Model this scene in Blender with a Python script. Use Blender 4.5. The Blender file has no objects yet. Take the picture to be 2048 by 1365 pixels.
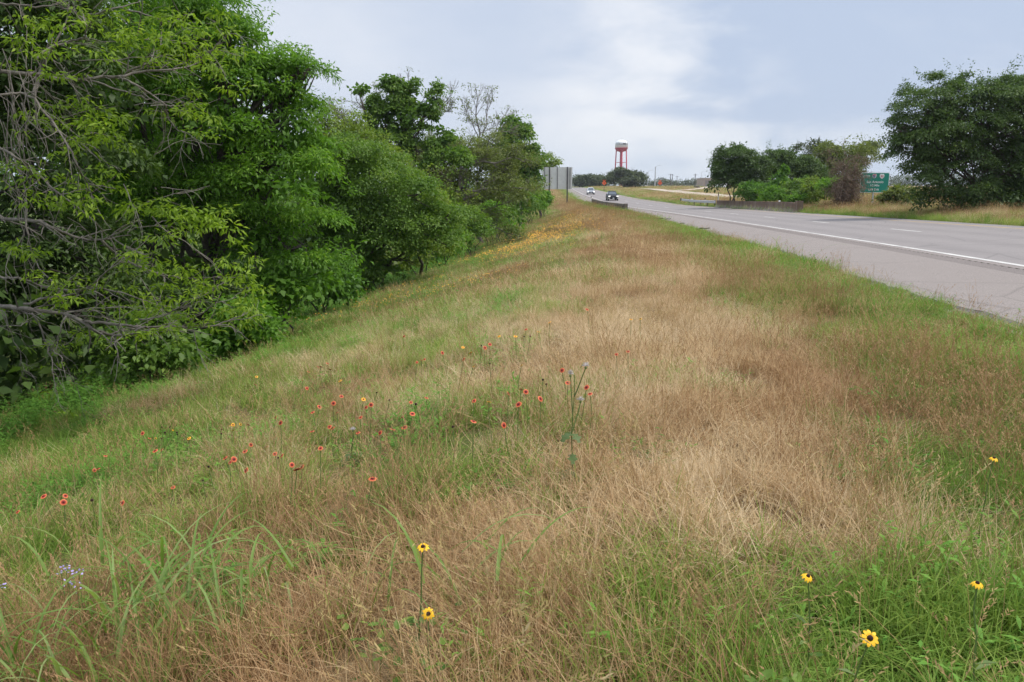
import bpy, bmesh, math, random
import numpy as np
from mathutils import Vector, Matrix

R = math.radians
S = bpy.context.scene
COL = S.collection
rng = np.random.default_rng(7)
random.seed(7)

# ------------------------------------------------------------------ camera
F = 1600.0            # focal length in pixels of the 2048 px wide photograph
PITCH = math.atan((682.5 - 386) / F)
CAMZ = 1.6
cam = bpy.data.cameras.new('camera')
cam.sensor_width = 36; cam.lens = 36 * F / 2048
cam.clip_start = 0.05; cam.clip_end = 9000
camo = bpy.data.objects.new('camera', cam); COL.objects.link(camo)
camo.location = (0, 0, CAMZ); camo.rotation_euler = (R(90) - PITCH, 0, 0)
S.camera = camo

# ------------------------------------------------------------------ sky, sun, exposure
SUN_EL, SUN_AZ = R(60), R(98)      # azimuth clockwise from +Y (the view direction)
W = bpy.data.worlds.new('World'); S.world = W; W.use_nodes = True
nt = W.node_tree; nt.nodes.clear()
def N(t, **k):
    n = nt.nodes.new(t)
    for a, b in k.items(): setattr(n, a, b)
    return n
def L(a, b): nt.links.new(a, b)
def M_(op, a, b=None, clamp=False):
    n = N('ShaderNodeMath', operation=op, use_clamp=clamp)
    for i, v in enumerate((a, b)):
        if v is None: continue
        if isinstance(v, (int, float)): n.inputs[i].default_value = v
        else: L(v, n.inputs[i])
    return n.outputs[0]
def mixc(f, a, b):
    n = N('ShaderNodeMix', data_type='RGBA')
    for s, v in ((n.inputs[0], f), (n.inputs[6], a), (n.inputs[7], b)):
        if isinstance(v, (int, float)): s.default_value = v
        elif isinstance(v, tuple): s.default_value = (*v, 1)
        else: L(v, s)
    return n.outputs[2]
sky = N('ShaderNodeTexSky', sky_type='NISHITA'); sky.sun_disc = False
sky.sun_elevation = SUN_EL; sky.sun_rotation = SUN_AZ; sky.air_density = 1.0; sky.dust_density = 2.0
tc = N('ShaderNodeTexCoord'); sep = N('ShaderNodeSeparateXYZ'); L(tc.outputs['Generated'], sep.inputs[0])
dz = M_('MAXIMUM', sep.outputs[2], 0.0)
den = M_('ADD', dz, 0.30)
cx = M_('DIVIDE', sep.outputs[0], den); cy = M_('DIVIDE', sep.outputs[1], den)
cmb = N('ShaderNodeCombineXYZ'); L(cx, cmb.inputs[0]); L(cy, cmb.inputs[1])
def cloud_noise(scale, det, off, rough=.55):
    mp = N('ShaderNodeMapping'); mp.inputs[1].default_value = off; L(cmb.outputs[0], mp.inputs[0])
    n = N('ShaderNodeTexNoise'); n.inputs['Scale'].default_value = scale; n.inputs['Detail'].default_value = det
    n.inputs['Roughness'].default_value = rough; n.inputs['Distortion'].default_value = .25
    L(mp.outputs[0], n.inputs[0]); return n.outputs[0]
def mr(v, a, b, c=0., d=1.):
    n = N('ShaderNodeMapRange', interpolation_type='SMOOTHSTEP'); L(v, n.inputs[0])
    for i, q in enumerate((a, b, c, d)): n.inputs[i + 1].default_value = q
    return n.outputs[0]
n1 = cloud_noise(.62, 6, (3.1, 1.7, 0)); n2 = cloud_noise(2.1, 7, (7.3, 2.2, 0), .55)
def toward(px, py):
    u, v = (px - 1024) / F, (py - 682.5) / F
    d = Vector((u, math.cos(PITCH) - v * math.sin(PITCH), -math.sin(PITCH) - v * math.cos(PITCH))).normalized()
    n = N('ShaderNodeVectorMath', operation='DOT_PRODUCT'); L(tc.outputs['Generated'], n.inputs[0]); n.inputs[1].default_value = d
    return n.outputs['Value']
bright = M_('MULTIPLY', M_('MULTIPLY', mr(toward(1640, 190), .93, 1.0), mr(n2, .3, .62)), .42)          # the sunlit cumulus bank low on the right
dark = M_('MULTIPLY', mr(toward(1820, -120), .955, .999), .62)           # grey underside of the cloud deck above it
w = M_('ADD', M_('MULTIPLY', n1, .62), M_('MULTIPLY', n2, .26))
w = M_('SUBTRACT', M_('ADD', w, bright), dark)
white = mr(w, .2, .8)
ccol = mixc(white, (.49, .575, .735), (.88, .895, .93))
ccol = mixc(M_('MULTIPLY', mr(dz, .0, .10, 1., 0.), .72), ccol, (.63, .72, .84))
bg1 = N('ShaderNodeBackground'); L(sky.outputs[0], bg1.inputs[0]); bg1.inputs[1].default_value = .05
bg2 = N('ShaderNodeBackground'); L(ccol, bg2.inputs[0]); L(mr(dz, .22, .95, .575, .9), bg2.inputs[1])
ms = N('ShaderNodeMixShader'); ms.inputs[0].default_value = .88
L(bg1.outputs[0], ms.inputs[1]); L(bg2.outputs[0], ms.inputs[2])
wo = N('ShaderNodeOutputWorld'); L(ms.outputs[0], wo.inputs[0])
sl = bpy.data.lights.new('sun', 'SUN'); sl.energy = 1.5; sl.angle = R(10); sl.color = (1, .95, .87)
so = bpy.data.objects.new('sun', sl); COL.objects.link(so)
sd = Vector((math.sin(SUN_AZ) * math.cos(SUN_EL), math.cos(SUN_AZ) * math.cos(SUN_EL), math.sin(SUN_EL)))
so.rotation_euler = sd.to_track_quat('Z', 'Y').to_euler(); so.location = (40, 10, 60)
S.view_settings.view_transform = 'Standard'; S.view_settings.look = 'None'
S.view_settings.exposure = 1.0; S.view_settings.gamma = 1.0; S.view_settings.use_curve_mapping = False
try:
    S.cycles.max_bounces = 5; S.cycles.diffuse_bounces = 3; S.cycles.transmission_bounces = 3; S.cycles.transparent_max_bounces = 4
    S.cycles.use_denoising = True; S.cycles.denoiser = 'OPENIMAGEDENOISE'; S.cycles.denoising_prefilter = 'ACCURATE'; S.cycles.denoising_input_passes = 'RGB_ALBEDO_NORMAL'
except Exception: pass

# ------------------------------------------------------------------ materials
def mat(name, build):
    m = bpy.data.materials.new(name); m.use_nodes = True
    t = m.node_tree; t.nodes.clear()
    build(t); return m
class T:
    def __init__(s, t): s.t = t
    def n(s, ty, **k):
        x = s.t.nodes.new(ty)
        for a, b in k.items(): setattr(x, a, b)
        return x
    def l(s, a, b): s.t.links.new(a, b)
    def noise(s, scale, det=4, vec=None, rough=.55):
        x = s.n('ShaderNodeTexNoise'); x.inputs['Scale'].default_value = scale; x.inputs['Detail'].default_value = det; x.inputs['Roughness'].default_value = rough
        if vec is not None: s.l(vec, x.inputs[0])
        return x.outputs[0]
    def ramp(s, f, stops):
        x = s.n('ShaderNodeValToRGB'); s.l(f, x.inputs[0]); e = x.color_ramp.elements
        while len(e) < len(stops): e.new(.5)
        for q, (p, c) in zip(e, stops): q.position = p; q.color = (*c, 1)
        return x.outputs[0]
    def mix(s, f, a, b, mode='MIX'):
        x = s.n('ShaderNodeMix', data_type='RGBA', blend_type=mode)
        for so_, v in ((x.inputs[0], f), (x.inputs[6], a), (x.inputs[7], b)):
            if isinstance(v, (int, float)): so_.default_value = v
            elif isinstance(v, tuple): so_.default_value = (*v, 1)
            else: s.l(v, so_)
        return x.outputs[2]
    def math(s, op, a, b):
        x = s.n('ShaderNodeMath', operation=op)
        for i, v in enumerate((a, b)):
            if isinstance(v, (int, float)): x.inputs[i].default_value = v
            else: s.l(v, x.inputs[i])
        return x.outputs[0]
    def out(s, sh): o = s.n('ShaderNodeOutputMaterial'); s.l(sh, o.inputs[0])
    def pbr(s, col, rough=.7, metal=0., bump=None, bs=.3, bd=.02, spec=.4):
        b = s.n('ShaderNodeBsdfPrincipled')
        if isinstance(col, tuple): b.inputs['Base Color'].default_value = (*col, 1)
        else: s.l(col, b.inputs['Base Color'])
        if isinstance(rough, float): b.inputs['Roughness'].default_value = rough
        else: s.l(rough, b.inputs['Roughness'])
        b.inputs['Metallic'].default_value = metal
        b.inputs['Specular IOR Level'].default_value = spec
        if bump is not None:
            q = s.n('ShaderNodeBump'); q.inputs['Strength'].default_value = bs; q.inputs['Distance'].default_value = bd
            s.l(bump, q.inputs['Height']); s.l(q.outputs[0], b.inputs['Normal'])
        return b.outputs[0]
    def obj(s): return s.n('ShaderNodeTexCoord').outputs['Object']
    def attr(s, name, inst=False):
        x = s.n('ShaderNodeAttribute', attribute_name=name)
        if inst: x.attribute_type = 'INSTANCER'
        return x

def simple(name, col, rough=.6, metal=0., var=.15, scale=3., spec=.4):
    def b(t):
        q = T(t); v = q.noise(scale, 5, q.obj())
        dk = tuple(c * (1 - var) for c in col); lt = tuple(min(1, c * (1 + var)) for c in col)
        q.out(q.pbr(q.ramp(v, [(.3, dk), (.7, lt)]), rough, metal, spec=spec))
    return mat(name, b)

def leaf_mat(name, dark, light, young=None, trans=.3):
    """leaf colour varies leaf by leaf (the tint attribute), light passes through the blade"""
    def b(t):
        q = T(t); a = q.attr('tint').outputs['Fac']
        st = [(0., dark), (.75, light)] + ([(1., young)] if young else [])
        c = q.ramp(a, st)
        d = q.n('ShaderNodeBsdfPrincipled'); q.l(c, d.inputs['Base Color']); d.inputs['Roughness'].default_value = .5; d.inputs['Specular IOR Level'].default_value = .3
        tr = q.n('ShaderNodeBsdfTranslucent'); q.l(q.mix(1., c, (1.25, 1.35, .6), 'MULTIPLY'), tr.inputs[0])
        m = q.n('ShaderNodeMixShader'); m.inputs[0].default_value = trans
        q.l(d.outputs[0], m.inputs[1]); q.l(tr.outputs[0], m.inputs[2]); q.out(m.outputs[0])
    return mat(name, b)

def blade_mat(name, stops, trans=.25):
    """grass: instance tint + blade tint choose the colour along the ramp"""
    def b(t):
        q = T(t)
        a = q.attr('tint', True).outputs['Fac']; bl = q.attr('blade').outputs['Fac']
        f = q.math('ADD', q.math('MULTIPLY', a, .6), q.math('MULTIPLY', bl, .4))
        c = q.ramp(f, stops)
        d = q.n('ShaderNodeBsdfPrincipled'); q.l(c, d.inputs['Base Color']); d.inputs['Roughness'].default_value = .6; d.inputs['Specular IOR Level'].default_value = .25
        tr = q.n('ShaderNodeBsdfTranslucent'); q.l(c, tr.inputs[0])
        m = q.n('ShaderNodeMixShader'); m.inputs[0].default_value = trans
        q.l(d.outputs[0], m.inputs[1]); q.l(tr.outputs[0], m.inputs[2]); q.out(m.outputs[0])
    return mat(name, b)

def m_bark(name, a, b_, sc=14):
    def b(t):
        q = T(t); v = q.noise(sc, 7, q.obj(), .7)
        q.out(q.pbr(q.ramp(v, [(.3, a), (.7, b_)]), .9, 0., v, .5, .03))
    return mat(name, b)

def m_ground(t):
    q = T(t); o = q.n('ShaderNodeNewGeometry').outputs['Position']
    big = q.noise(.12, 5, o, .6); mid = q.noise(1.3, 6, o, .65); fine = q.noise(14, 6, o, .7)
    dry = q.ramp(fine, [(.25, (.10, .065, .035)), (.5, (.24, .165, .085)), (.75, (.36, .27, .15))])
    grn = q.ramp(fine, [(.25, (.035, .05, .012)), (.55, (.10, .145, .03)), (.8, (.19, .22, .06))])
    k = q.attr('green').outputs['Fac']
    f = q.math('ADD', q.math('MULTIPLY', q.math('SUBTRACT', q.math('ADD', big, mid), 1.0), 1.6), k)
    x = q.n('ShaderNodeMapRange'); q.l(f, x.inputs[0]); x.inputs[1].default_value = .25; x.inputs[2].default_value = .75
    q.out(q.pbr(q.mix(x.outputs[0], dry, grn), .95, 0., fine, .6, .06, .1))
M_ground = mat('ground', m_ground)

def asphalt(name, base, warm, speck=.28, tracks=False):
    def b(t):
        q = T(t); o = q.n('ShaderNodeNewGeometry').outputs['Position']
        big = q.noise(.25, 5, o); mid = q.noise(3, 6, o, .7); grit = q.noise(60, 3, o, .8); fine = q.noise(220, 2, o, .8)
        c = q.mix(big, base, warm)
        c = q.mix(q.math('MULTIPLY', mid, .35), c, tuple(x * .72 for x in base))
        g = q.ramp(grit, [(.35, (1 - speck,) * 3), (.65, (1 + speck * .7,) * 3)])
        c = q.mix(1., c, g, 'MULTIPLY')
        if tracks:      # oil and tyre polish along the wheel paths
            la = q.attr('lat').outputs['Fac']
            wv = q.math('ABSOLUTE', q.math('SINE', q.math('MULTIPLY', la, math.pi / 1.83), 0), 0)
            wob = q.noise(.35, 4, o)
            c = q.mix(q.math('MULTIPLY', q.math('MULTIPLY', q.math('POWER', wv, 3), wob), .85), c, tuple(x * .74 for x in base))
            st = q.noise(.8, 6, o, .7)
            c = q.mix(q.ramp(st, [(.62, (0, 0, 0)), (.72, (.35, .35, .35))]), c, tuple(x * .62 for x in base))
        v = q.n('ShaderNodeTexVoronoi', feature='DISTANCE_TO_EDGE'); v.inputs['Scale'].default_value = .33
        dist = q.n('ShaderNodeMixRGB'); dist.inputs[0].default_value = .08; q.l(o, dist.inputs[1])
        nn = q.n('ShaderNodeTexNoise'); nn.inputs['Scale'].default_value = .9; nn.inputs['Detail'].default_value = 6; q.l(o, nn.inputs[0]); q.l(nn.outputs[1], dist.inputs[2])
        q.l(dist.outputs[0], v.inputs[0])
        cr = q.ramp(v.outputs['Distance'], [(.0, (.66, .66, .66)), (.012, (1, 1, 1))])
        c = q.mix(.6, c, q.mix(1., c, cr, 'MULTIPLY'))
        q.out(q.pbr(c, .85, 0., fine, .35, .006, .25))
    return mat(name, b)
M_lane = asphalt('lane_asphalt', (.285, .258, .248), (.315, .285, .270), .28, True)
M_shoulder = asphalt('shoulder_asphalt', (.29, .25, .228), (.325, .284, .258), .42)
M_rumble = asphalt('rumble_asphalt', (.22, .19, .175), (.26, .225, .205), .4)
def worn(name, col, under):
    def b(t):
        q = T(t); o = q.n('ShaderNodeNewGeometry').outputs['Position']; v = q.noise(22, 6, o, .75); w_ = q.noise(1.2, 4, o)
        f = q.n('ShaderNodeMapRange'); q.l(q.math('ADD', q.math('MULTIPLY', v, .7), q.math('MULTIPLY', w_, .5)), f.inputs[0]); f.inputs[1].default_value = .57; f.inputs[2].default_value = .73
        q.out(q.pbr(q.mix(q.math('MULTIPLY', f.outputs[0], .8), col, under), .75))
    return mat(name, b)
M_white = worn('road_white', (.66, .64, .60), (.27, .24, .23))
M_yellow = worn('road_yellow', (.56, .36, .14), (.28, .25, .23))
def m_concrete(t):
    q = T(t); o = q.obj()
    sp = q.n('ShaderNodeSeparateXYZ'); q.l(o, sp.inputs[0])
    mp = q.n('ShaderNodeMapping'); mp.inputs[3].default_value = (2.2, 2.2, .25); q.l(o, mp.inputs[0])
    st = q.noise(1.5, 7, mp.outputs[0], .65); f = q.noise(9, 6, o, .6); big = q.noise(.7, 4, o)
    h = q.n('ShaderNodeMapRange'); q.l(sp.outputs[2], h.inputs[0]); h.inputs[1].default_value = -.2; h.inputs[2].default_value = .5
    k = q.math('ADD', q.math('MULTIPLY', h.outputs[0], .55), q.math('SUBTRACT', q.math('ADD', st, q.math('MULTIPLY', big, .6)), .75))
    c = q.ramp(k, [(.12, (.40, .36, .31)), (.35, (.20, .15, .11)), (.7, (.10, .05, .03))])
    c = q.mix(q.math('MULTIPLY', f, .35), c, (.32, .28, .23))
    q.out(q.pbr(c, .9, 0., f, .5, .02, .2))
M_conc = mat('stained_concrete', m_concrete)
M_oldconc = simple('weathered_concrete', (.17, .145, .12), .95, 0, .45, 1.6)
M_path = simple('pale_path', (.52, .44, .35), .95, 0, .18, .5)
M_galv = simple('galvanised', (.55, .56, .57), .45, .6, .15, 4)
M_darksteel = simple('weathered_steel', (.09, .085, .085), .7, .2, .2, 4)
M_sheet = simple('aluminium_sheet', (.66, .65, .62), .6, .0, .06, 2)
M_wood = m_bark('utility_wood', (.07, .06, .055), (.14, .12, .10), 6)
M_red = simple('tower_red', (.46, .02, .045), .5, 0, .08, .3)
M_tank = simple('tank_white', (.84, .85, .86), .45, 0, .03, .3)
M_letters = simple('letter_black', (.03, .03, .035), .6, 0, .1, 1)
M_orange = simple('work_sign_orange', (.85, .13, .03), .5, 0, .06, 2)
M_signgreen = simple('sign_green', (.008, .23, .165), .5, 0, .1, 1.5)
M_signwhite = simple('sign_white', (.78, .80, .78), .5, 0, .06, 2)
M_blue = simple('shield_blue', (.03, .06, .30), .5, 0, .1, 2)
M_shred = simple('shield_red', (.50, .03, .05), .5, 0, .1, 2)
M_tan = simple('tan_siding', (.42, .34, .28), .7, 0, .06, .6)
M_roofm = simple('pale_roof', (.55, .54, .52), .6, 0, .06, .6)
M_doorm = simple('door_grey', (.25, .23, .22), .6, 0, .1, 1)
M_tyre = simple('tyre_rubber', (.02, .02, .02), .85, 0, .2, 8)
M_rim = simple('wheel_alloy', (.45, .45, .46), .35, .8, .1, 8)
M_black = simple('trim_black', (.015, .015, .017), .4, 0, .1, 5)
def m_gloss(col, rough=.18):
    def b(t):
        q = T(t); s = q.n('ShaderNodeBsdfPrincipled'); s.inputs['Base Color'].default_value = (*col, 1)
        s.inputs['Roughness'].default_value = rough; s.inputs['Coat Weight'].default_value = .25; s.inputs['Coat Roughness'].default_value = .06
        q.out(s.outputs[0])
    return b
M_carblack = simple('car_black', (.012, .014, .018), .45, 0, .05, 2, .25)
M_carsilver = mat('car_silver', m_gloss((.50, .53, .58)))
M_glass = mat('car_glass', m_gloss((.10, .12, .14), .05))
def m_lit(t):
    q = T(t); b = q.n('ShaderNodeBsdfPrincipled'); b.inputs['Base Color'].default_value = (.85, .86, .88, 1); b.inputs['Emission Color'].default_value = (1, .97, .9, 1); b.inputs['Emission Strength'].default_value = .9; q.out(b.outputs[0])
M_lampglass = mat('headlamp_glass', m_lit)
M_gravel = simple('gravel', (.40, .35, .29), .95, 0, .35, 25)

M_leafbox = leaf_mat('boxelder_leaf', (.10, .18, .02), (.24, .36, .035), (.38, .49, .06), .44)
M_leafgreen = leaf_mat('green_leaf', (.085, .19, .022), (.18, .34, .04), (.30, .46, .06), .46)
M_leafvine = leaf_mat('vine_leaf', (.08, .16, .03), (.18, .29, .05), (.31, .41, .09), .42)
M_leafpale = leaf_mat('pale_leaf', (.12, .18, .03), (.24, .32, .055), (.34, .40, .08), .42)
M_leafolive = leaf_mat('olive_leaf', (.11, .14, .04), (.20, .24, .07), (.28, .31, .11), .38)
M_leafdark = leaf_mat('oak_leaf', (.05, .09, .025), (.10, .165, .04), (.18, .25, .06), .32)
M_leafbright = leaf_mat('sapling_leaf', (.07, .16, .02), (.13, .27, .035), (.20, .33, .05), .38)
M_leafbrown = leaf_mat('dead_leaf', (.10, .07, .05), (.19, .13, .09), (.25, .19, .12), .2)
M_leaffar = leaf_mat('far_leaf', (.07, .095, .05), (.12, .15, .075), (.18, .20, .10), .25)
M_bark = m_bark('bark', (.045, .036, .03), (.13, .11, .095))
M_twig = m_bark('grey_twig', (.12, .10, .085), (.28, .25, .22), 9)
M_twigdark = m_bark('dark_twig', (.06, .045, .035), (.14, .11, .09), 9)
M_twigbrown = m_bark('brown_twig', (.11, .075, .055), (.24, .17, .13), 9)

M_straw = blade_mat('straw', [(0, (.26, .135, .06)), (.3, (.44, .27, .13)), (.6, (.63, .46, .25)), (1, (.80, .66, .44))], .25)
M_grass = blade_mat('green_blade', [(0, (.095, .165, .03)), (.4, (.205, .33, .05)), (.75, (.33, .425, .08)), (1, (.52, .47, .18))], .42)
M_seed = blade_mat('seed_stalk', [(0, (.26, .14, .065)), (.5, (.42, .26, .12)), (.8, (.45, .35, .14)), (1, (.60, .47, .26))], .28)
M_forb = blade_mat('forb_leaf', [(0, (.09, .20, .03)), (.5, (.17, .36, .05)), (1, (.28, .46, .08))], .4)
M_stem = simple('stem_green', (.13, .19, .05), .6, 0, .2, 30)
M_johnson = leaf_mat('wide_blade', (.12, .21, .04), (.22, .33, .08), (.33, .42, .16), .4)
M_thistle = leaf_mat('thistle_leaf', (.12, .18, .06), (.19, .26, .09), (.26, .32, .15), .35)
M_fluff = simple('thistle_fluff', (.56, .52, .50), .95, 0, .12, 40)
M_petal_y = simple('petal_yellow', (.90, .50, .012), .6, 0, .12, 60)
M_petal_r = simple('petal_red', (.36, .028, .018), .6, 0, .15, 60)
M_petal_o = simple('petal_orange', (.85, .30, .06), .6, 0, .15, 60)
M_petal_tip = simple('petal_tip', (.66, .17, .06), .6, 0, .12, 60)
M_disc = simple('flower_disc', (.035, .012, .010), .9, 0, .4, 300)
M_discr = simple('flower_disc_red', (.12, .02, .015), .9, 0, .4, 300)
M_purple = simple('petal_lilac', (.48, .40, .75), .6, 0, .12, 60)

# ------------------------------------------------------------------ mesh helpers
class MB:
    def __init__(s): s.v = []; s.f = []; s.n = 0; s.t = []
    def add(s, v, f, tint=None):
        v = np.asarray(v, np.float32).reshape(-1, 3)
        s.v.append(v)
        for q in f: s.f.append(tuple(int(i) + s.n for i in q))
        s.n += len(v); return s
    def box(s, c, d, rot=None, taper=1.):
        x, y, z = (q / 2 for q in d)
        v = np.array([(-x, -y, -z), (x, -y, -z), (x, y, -z), (-x, y, -z), (-x * taper, -y * taper, z), (x * taper, -y * taper, z), (x * taper, y * taper, z), (-x * taper, y * taper, z)])
        if rot is not None: v = v @ np.array(Matrix.Rotation(rot, 3, 'Z')).T
        return s.add(v + np.array(c), [(0, 3, 2, 1), (4, 5, 6, 7), (0, 1, 5, 4), (1, 2, 6, 5), (2, 3, 7, 6), (3, 0, 4, 7)])
    def tube(s, pts, rad, sides=6):
        v, f = tube_np(np.asarray(pts, float), rad, sides); return s.add(v, f)
    def lathe(s, prof, seg=24, c=(0, 0, 0)):
        a = np.linspace(0, 2 * np.pi, seg, endpoint=False); v = []; f = []
        for r, z in prof: v += [(c[0] + r * math.cos(t), c[1] + r * math.sin(t), c[2] + z) for t in a]
        for i in range(len(prof) - 1):
            for j in range(seg):
                k = (j + 1) % seg; f.append((i * seg + j, i * seg + k, (i + 1) * seg + k, (i + 1) * seg + j))
        if prof[0][0] > 1e-4: f.append(tuple(range(seg))[::-1])
        if prof[-1][0] > 1e-4: f.append(tuple((len(prof) - 1) * seg + j for j in range(seg)))
        return s.add(v, f)
    def mesh(s, name):
        me = bpy.data.meshes.new(name)
        me.from_pydata(np.concatenate(s.v).tolist() if s.v else [], [], s.f); me.update(); return me
    def build(s, name, m, parent=None, smooth=False):
        return link(name, s.mesh(name), m, parent, smooth)

def tube_np(p, rad, sides=6):
    n = len(p); rad = np.broadcast_to(np.asarray(rad, float), (n,))
    d = np.gradient(p, axis=0); d /= np.linalg.norm(d, axis=1)[:, None] + 1e-9
    ref = np.array([0, 0, 1.]) if abs(d[0, 2]) < .9 else np.array([1., 0, 0])
    a = np.linspace(0, 2 * np.pi, sides, endpoint=False)
    u = np.cross(d, ref); u /= np.linalg.norm(u, axis=1)[:, None] + 1e-9; w = np.cross(d, u)
    v = p[:, None, :] + rad[:, None, None] * (np.cos(a)[None, :, None] * u[:, None, :] + np.sin(a)[None, :, None] * w[:, None, :])
    f = []
    for i in range(n - 1):
        for j in range(sides):
            k = (j + 1) % sides; f.append((i * sides + j, i * sides + k, (i + 1) * sides + k, (i + 1) * sides + j))
    f.append(tuple(range(sides))[::-1]); f.append(tuple((n - 1) * sides + j for j in range(sides)))
    return v.reshape(-1, 3), f

def link(name, me, m, parent=None, smooth=False):
    o = bpy.data.objects.new(name, me); COL.objects.link(o)
    if m is not None: me.materials.append(m)
    if smooth: me.polygons.foreach_set('use_smooth', np.ones(len(me.polygons), bool))
    if parent is not None:
        o.parent = parent                                   # meshes of parts are written in world space, so undo the root's place
        o.matrix_parent_inverse = Matrix.Translation(-parent_origin(parent))
    return o
ORIG = {}
def parent_origin(p): return ORIG.get(p.name, Vector((0, 0, 0)))

def quads_np(name, v, m, parent=None, tint=None, n=4, dom='FACE', attr='tint'):
    """v: (k*n,3) unshared n-gon corners"""
    v = np.ascontiguousarray(v, np.float32).reshape(-1, 3); k = len(v) // n
    me = bpy.data.meshes.new(name)
    me.vertices.add(len(v)); me.vertices.foreach_set('co', v.ravel())
    me.loops.add(k * n); me.loops.foreach_set('vertex_index', np.arange(k * n, dtype=np.int32))
    me.polygons.add(k); me.polygons.foreach_set('loop_start', np.arange(0, k * n, n, dtype=np.int32)); me.polygons.foreach_set('loop_total', np.full(k, n, np.int32))
    if tint is not None:
        a = me.attributes.new(attr, 'FLOAT', dom); a.data.foreach_set('value', np.ascontiguousarray(tint, np.float32))
    me.update()
    return link(name, me, m, parent)

def tag(o, label=None, cat=None, group=None, kind=None):
    for k, v in (('label', label), ('category', cat), ('group', group), ('kind', kind)):
        if v: o[k] = v
    return o
def thing(name, loc, label, cat, group=None, rz=0):
    o = bpy.data.objects.new(name, None); COL.objects.link(o); o.location = loc; o.rotation_euler = (0, 0, rz)
    o.empty_display_size = .2; ORIG[o.name] = Vector(loc); return tag(o, label, cat, group)

def vnoise(x, y, sc, seed=0):
    x = np.asarray(x, float) / sc; y = np.asarray(y, float) / sc
    xi = np.floor(x).astype(np.int64); yi = np.floor(y).astype(np.int64); fx = x - xi; fy = y - yi
    fx = fx * fx * (3 - 2 * fx); fy = fy * fy * (3 - 2 * fy)
    def h(a, b):
        q = (a * 374761393 + b * 668265263 + seed * 974711) & 0xffffffff
        q = ((q ^ (q >> 13)) * 1274126177) & 0xffffffff
        return ((q ^ (q >> 16)) & 0xffff) / 65535.
    return (h(xi, yi) * (1 - fx) + h(xi + 1, yi) * fx) * (1 - fy) + (h(xi, yi + 1) * (1 - fx) + h(xi + 1, yi + 1) * fx) * fy

# ------------------------------------------------------------------ lie of the land
_g = np.arange(-60, 3201, 1.0)
def smooth_curve(pts, win):
    x, y = zip(*pts); v = np.interp(_g, x, y); k = np.hanning(win + 2)[1:-1]; k /= k.sum()
    return np.convolve(np.pad(v, win // 2, mode='reflect', reflect_type='odd'), k, 'valid')[:len(_g)]
XW = smooth_curve([(-60, .6), (-20, 5.9), (0, 8.35), (16, 10.2), (21, 10.9), (34, 12.25), (45, 13.35), (57, 14.4), (70, 15.3), (82, 15.95), (100, 16.3), (118, 16.3), (150, 16.2), (214, 18.7), (300, 22.8), (400, 27.5), (800, 46), (3200, 160)], 21)
ZW = smooth_curve([(-60, -.9), (0, -1.3), (16, -1.44), (34, -1.62), (45, -1.72), (60, -1.84), (82, -1.96), (113, -1.96), (152, -1.33), (214, -.42), (300, 1.1), (330, 1.75), (400, 2.5), (600, 4.3), (800, 6.0), (1500, 10.5), (3200, 22)], 25) + CAMZ
SL = smooth_curve([(-60, .035), (80, .035), (150, .02), (300, .0), (3200, 0)], 21)
def fi(arr, y): return np.interp(y, _g, arr)
SHO, YEL, RED = 3.5, 7.25, 8.35         # shoulder, yellow line and far pavement edge, measured from the white line
def x_edge(y): return fi(XW, y) - SHO
def x_far(y): return fi(XW, y) + RED
def z_road(x, y): return fi(ZW, y) + fi(SL, y) * (x - fi(XW, y))
def ss(a, b, x):
    t = np.clip((x - a) / (b - a), 0, 1); return t * t * (3 - 2 * t)
def z_ground(x, y):
    x = np.asarray(x, float); y = np.asarray(y, float)
    e = x_edge(y); r = x_far(y)
    o = e - x; os_ = np.interp(y, [0, 60, 100], [5.4, 4.6, 4.0])
    s = np.clip(o - os_, -1.2, 60); soft = np.where(s < 1.2, (s + 1.2) ** 2 / 4.8, s)
    deep = np.where(soft > 12, 12 + 3.5 * (1 - np.exp(-(soft - 12) / 3.5)), soft)
    zl = z_road(e, y) - .05 - .03 * np.clip(o, 0, 60).clip(0, os_) - .235 * deep
    zl += (vnoise(x, y, 1.1, 3) - .5) * .09 * ss(.2, 1.5, o) + (vnoise(x, y, 4.5, 4) - .5) * .16 * ss(1, 4, o)
    q = x - r
    zr = z_road(r, y) - .04 + .075 * np.clip(q, 0, 4) + np.interp(y, [0, 130, 260], [.05, .04, .004]) * np.clip(q - 4, 0, 30) + .001 * np.clip(q - 34, 0, 900)
    zr += (vnoise(x, y, 1.3, 5) - .5) * .10 * ss(.2, 1.5, q) + (vnoise(x, y, 30, 6) - .5) * .5 * ss(8, 40, q)
    zm = z_road(x, y) - .14
    return np.where(o > 0, zl, np.where(q > 0, zr, zm))
CP, SP = math.cos(PITCH), math.sin(PITCH)
def ray(px, py):
    u, v = (px - 1024) / F, (py - 682.5) / F
    return np.array([u, CP - v * SP, -SP - v * CP])
def P(px, py, Y):
    """the point at distance Y ahead that the photograph shows at px, py"""
    r = ray(px, py); return np.array([0, 0, CAMZ]) + r * (Y / r[1])
_t = np.exp(np.linspace(math.log(1.0), math.log(2500), 5000))
def hit(px, py, lift=0.):
    r = ray(px, py); q = np.array([0, 0, CAMZ]) + _t[:, None] * r
    b = q[:, 2] < z_ground(q[:, 0], q[:, 1]) + lift
    i = int(np.argmax(b)) if b.any() else len(_t) - 1
    return q[i]
def on_ground(px, Y):
    x = (px - 1024) / F * Y; return np.array([x, Y, float(z_ground(x, Y))])
def to_px(p):
    x, y, z = p[..., 0], p[..., 1], p[..., 2] - CAMZ
    d = np.maximum(y * CP - z * SP, 1e-3); return 1024 + F * x / d, 682.5 - F * (z * CP + y * SP) / d

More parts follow.
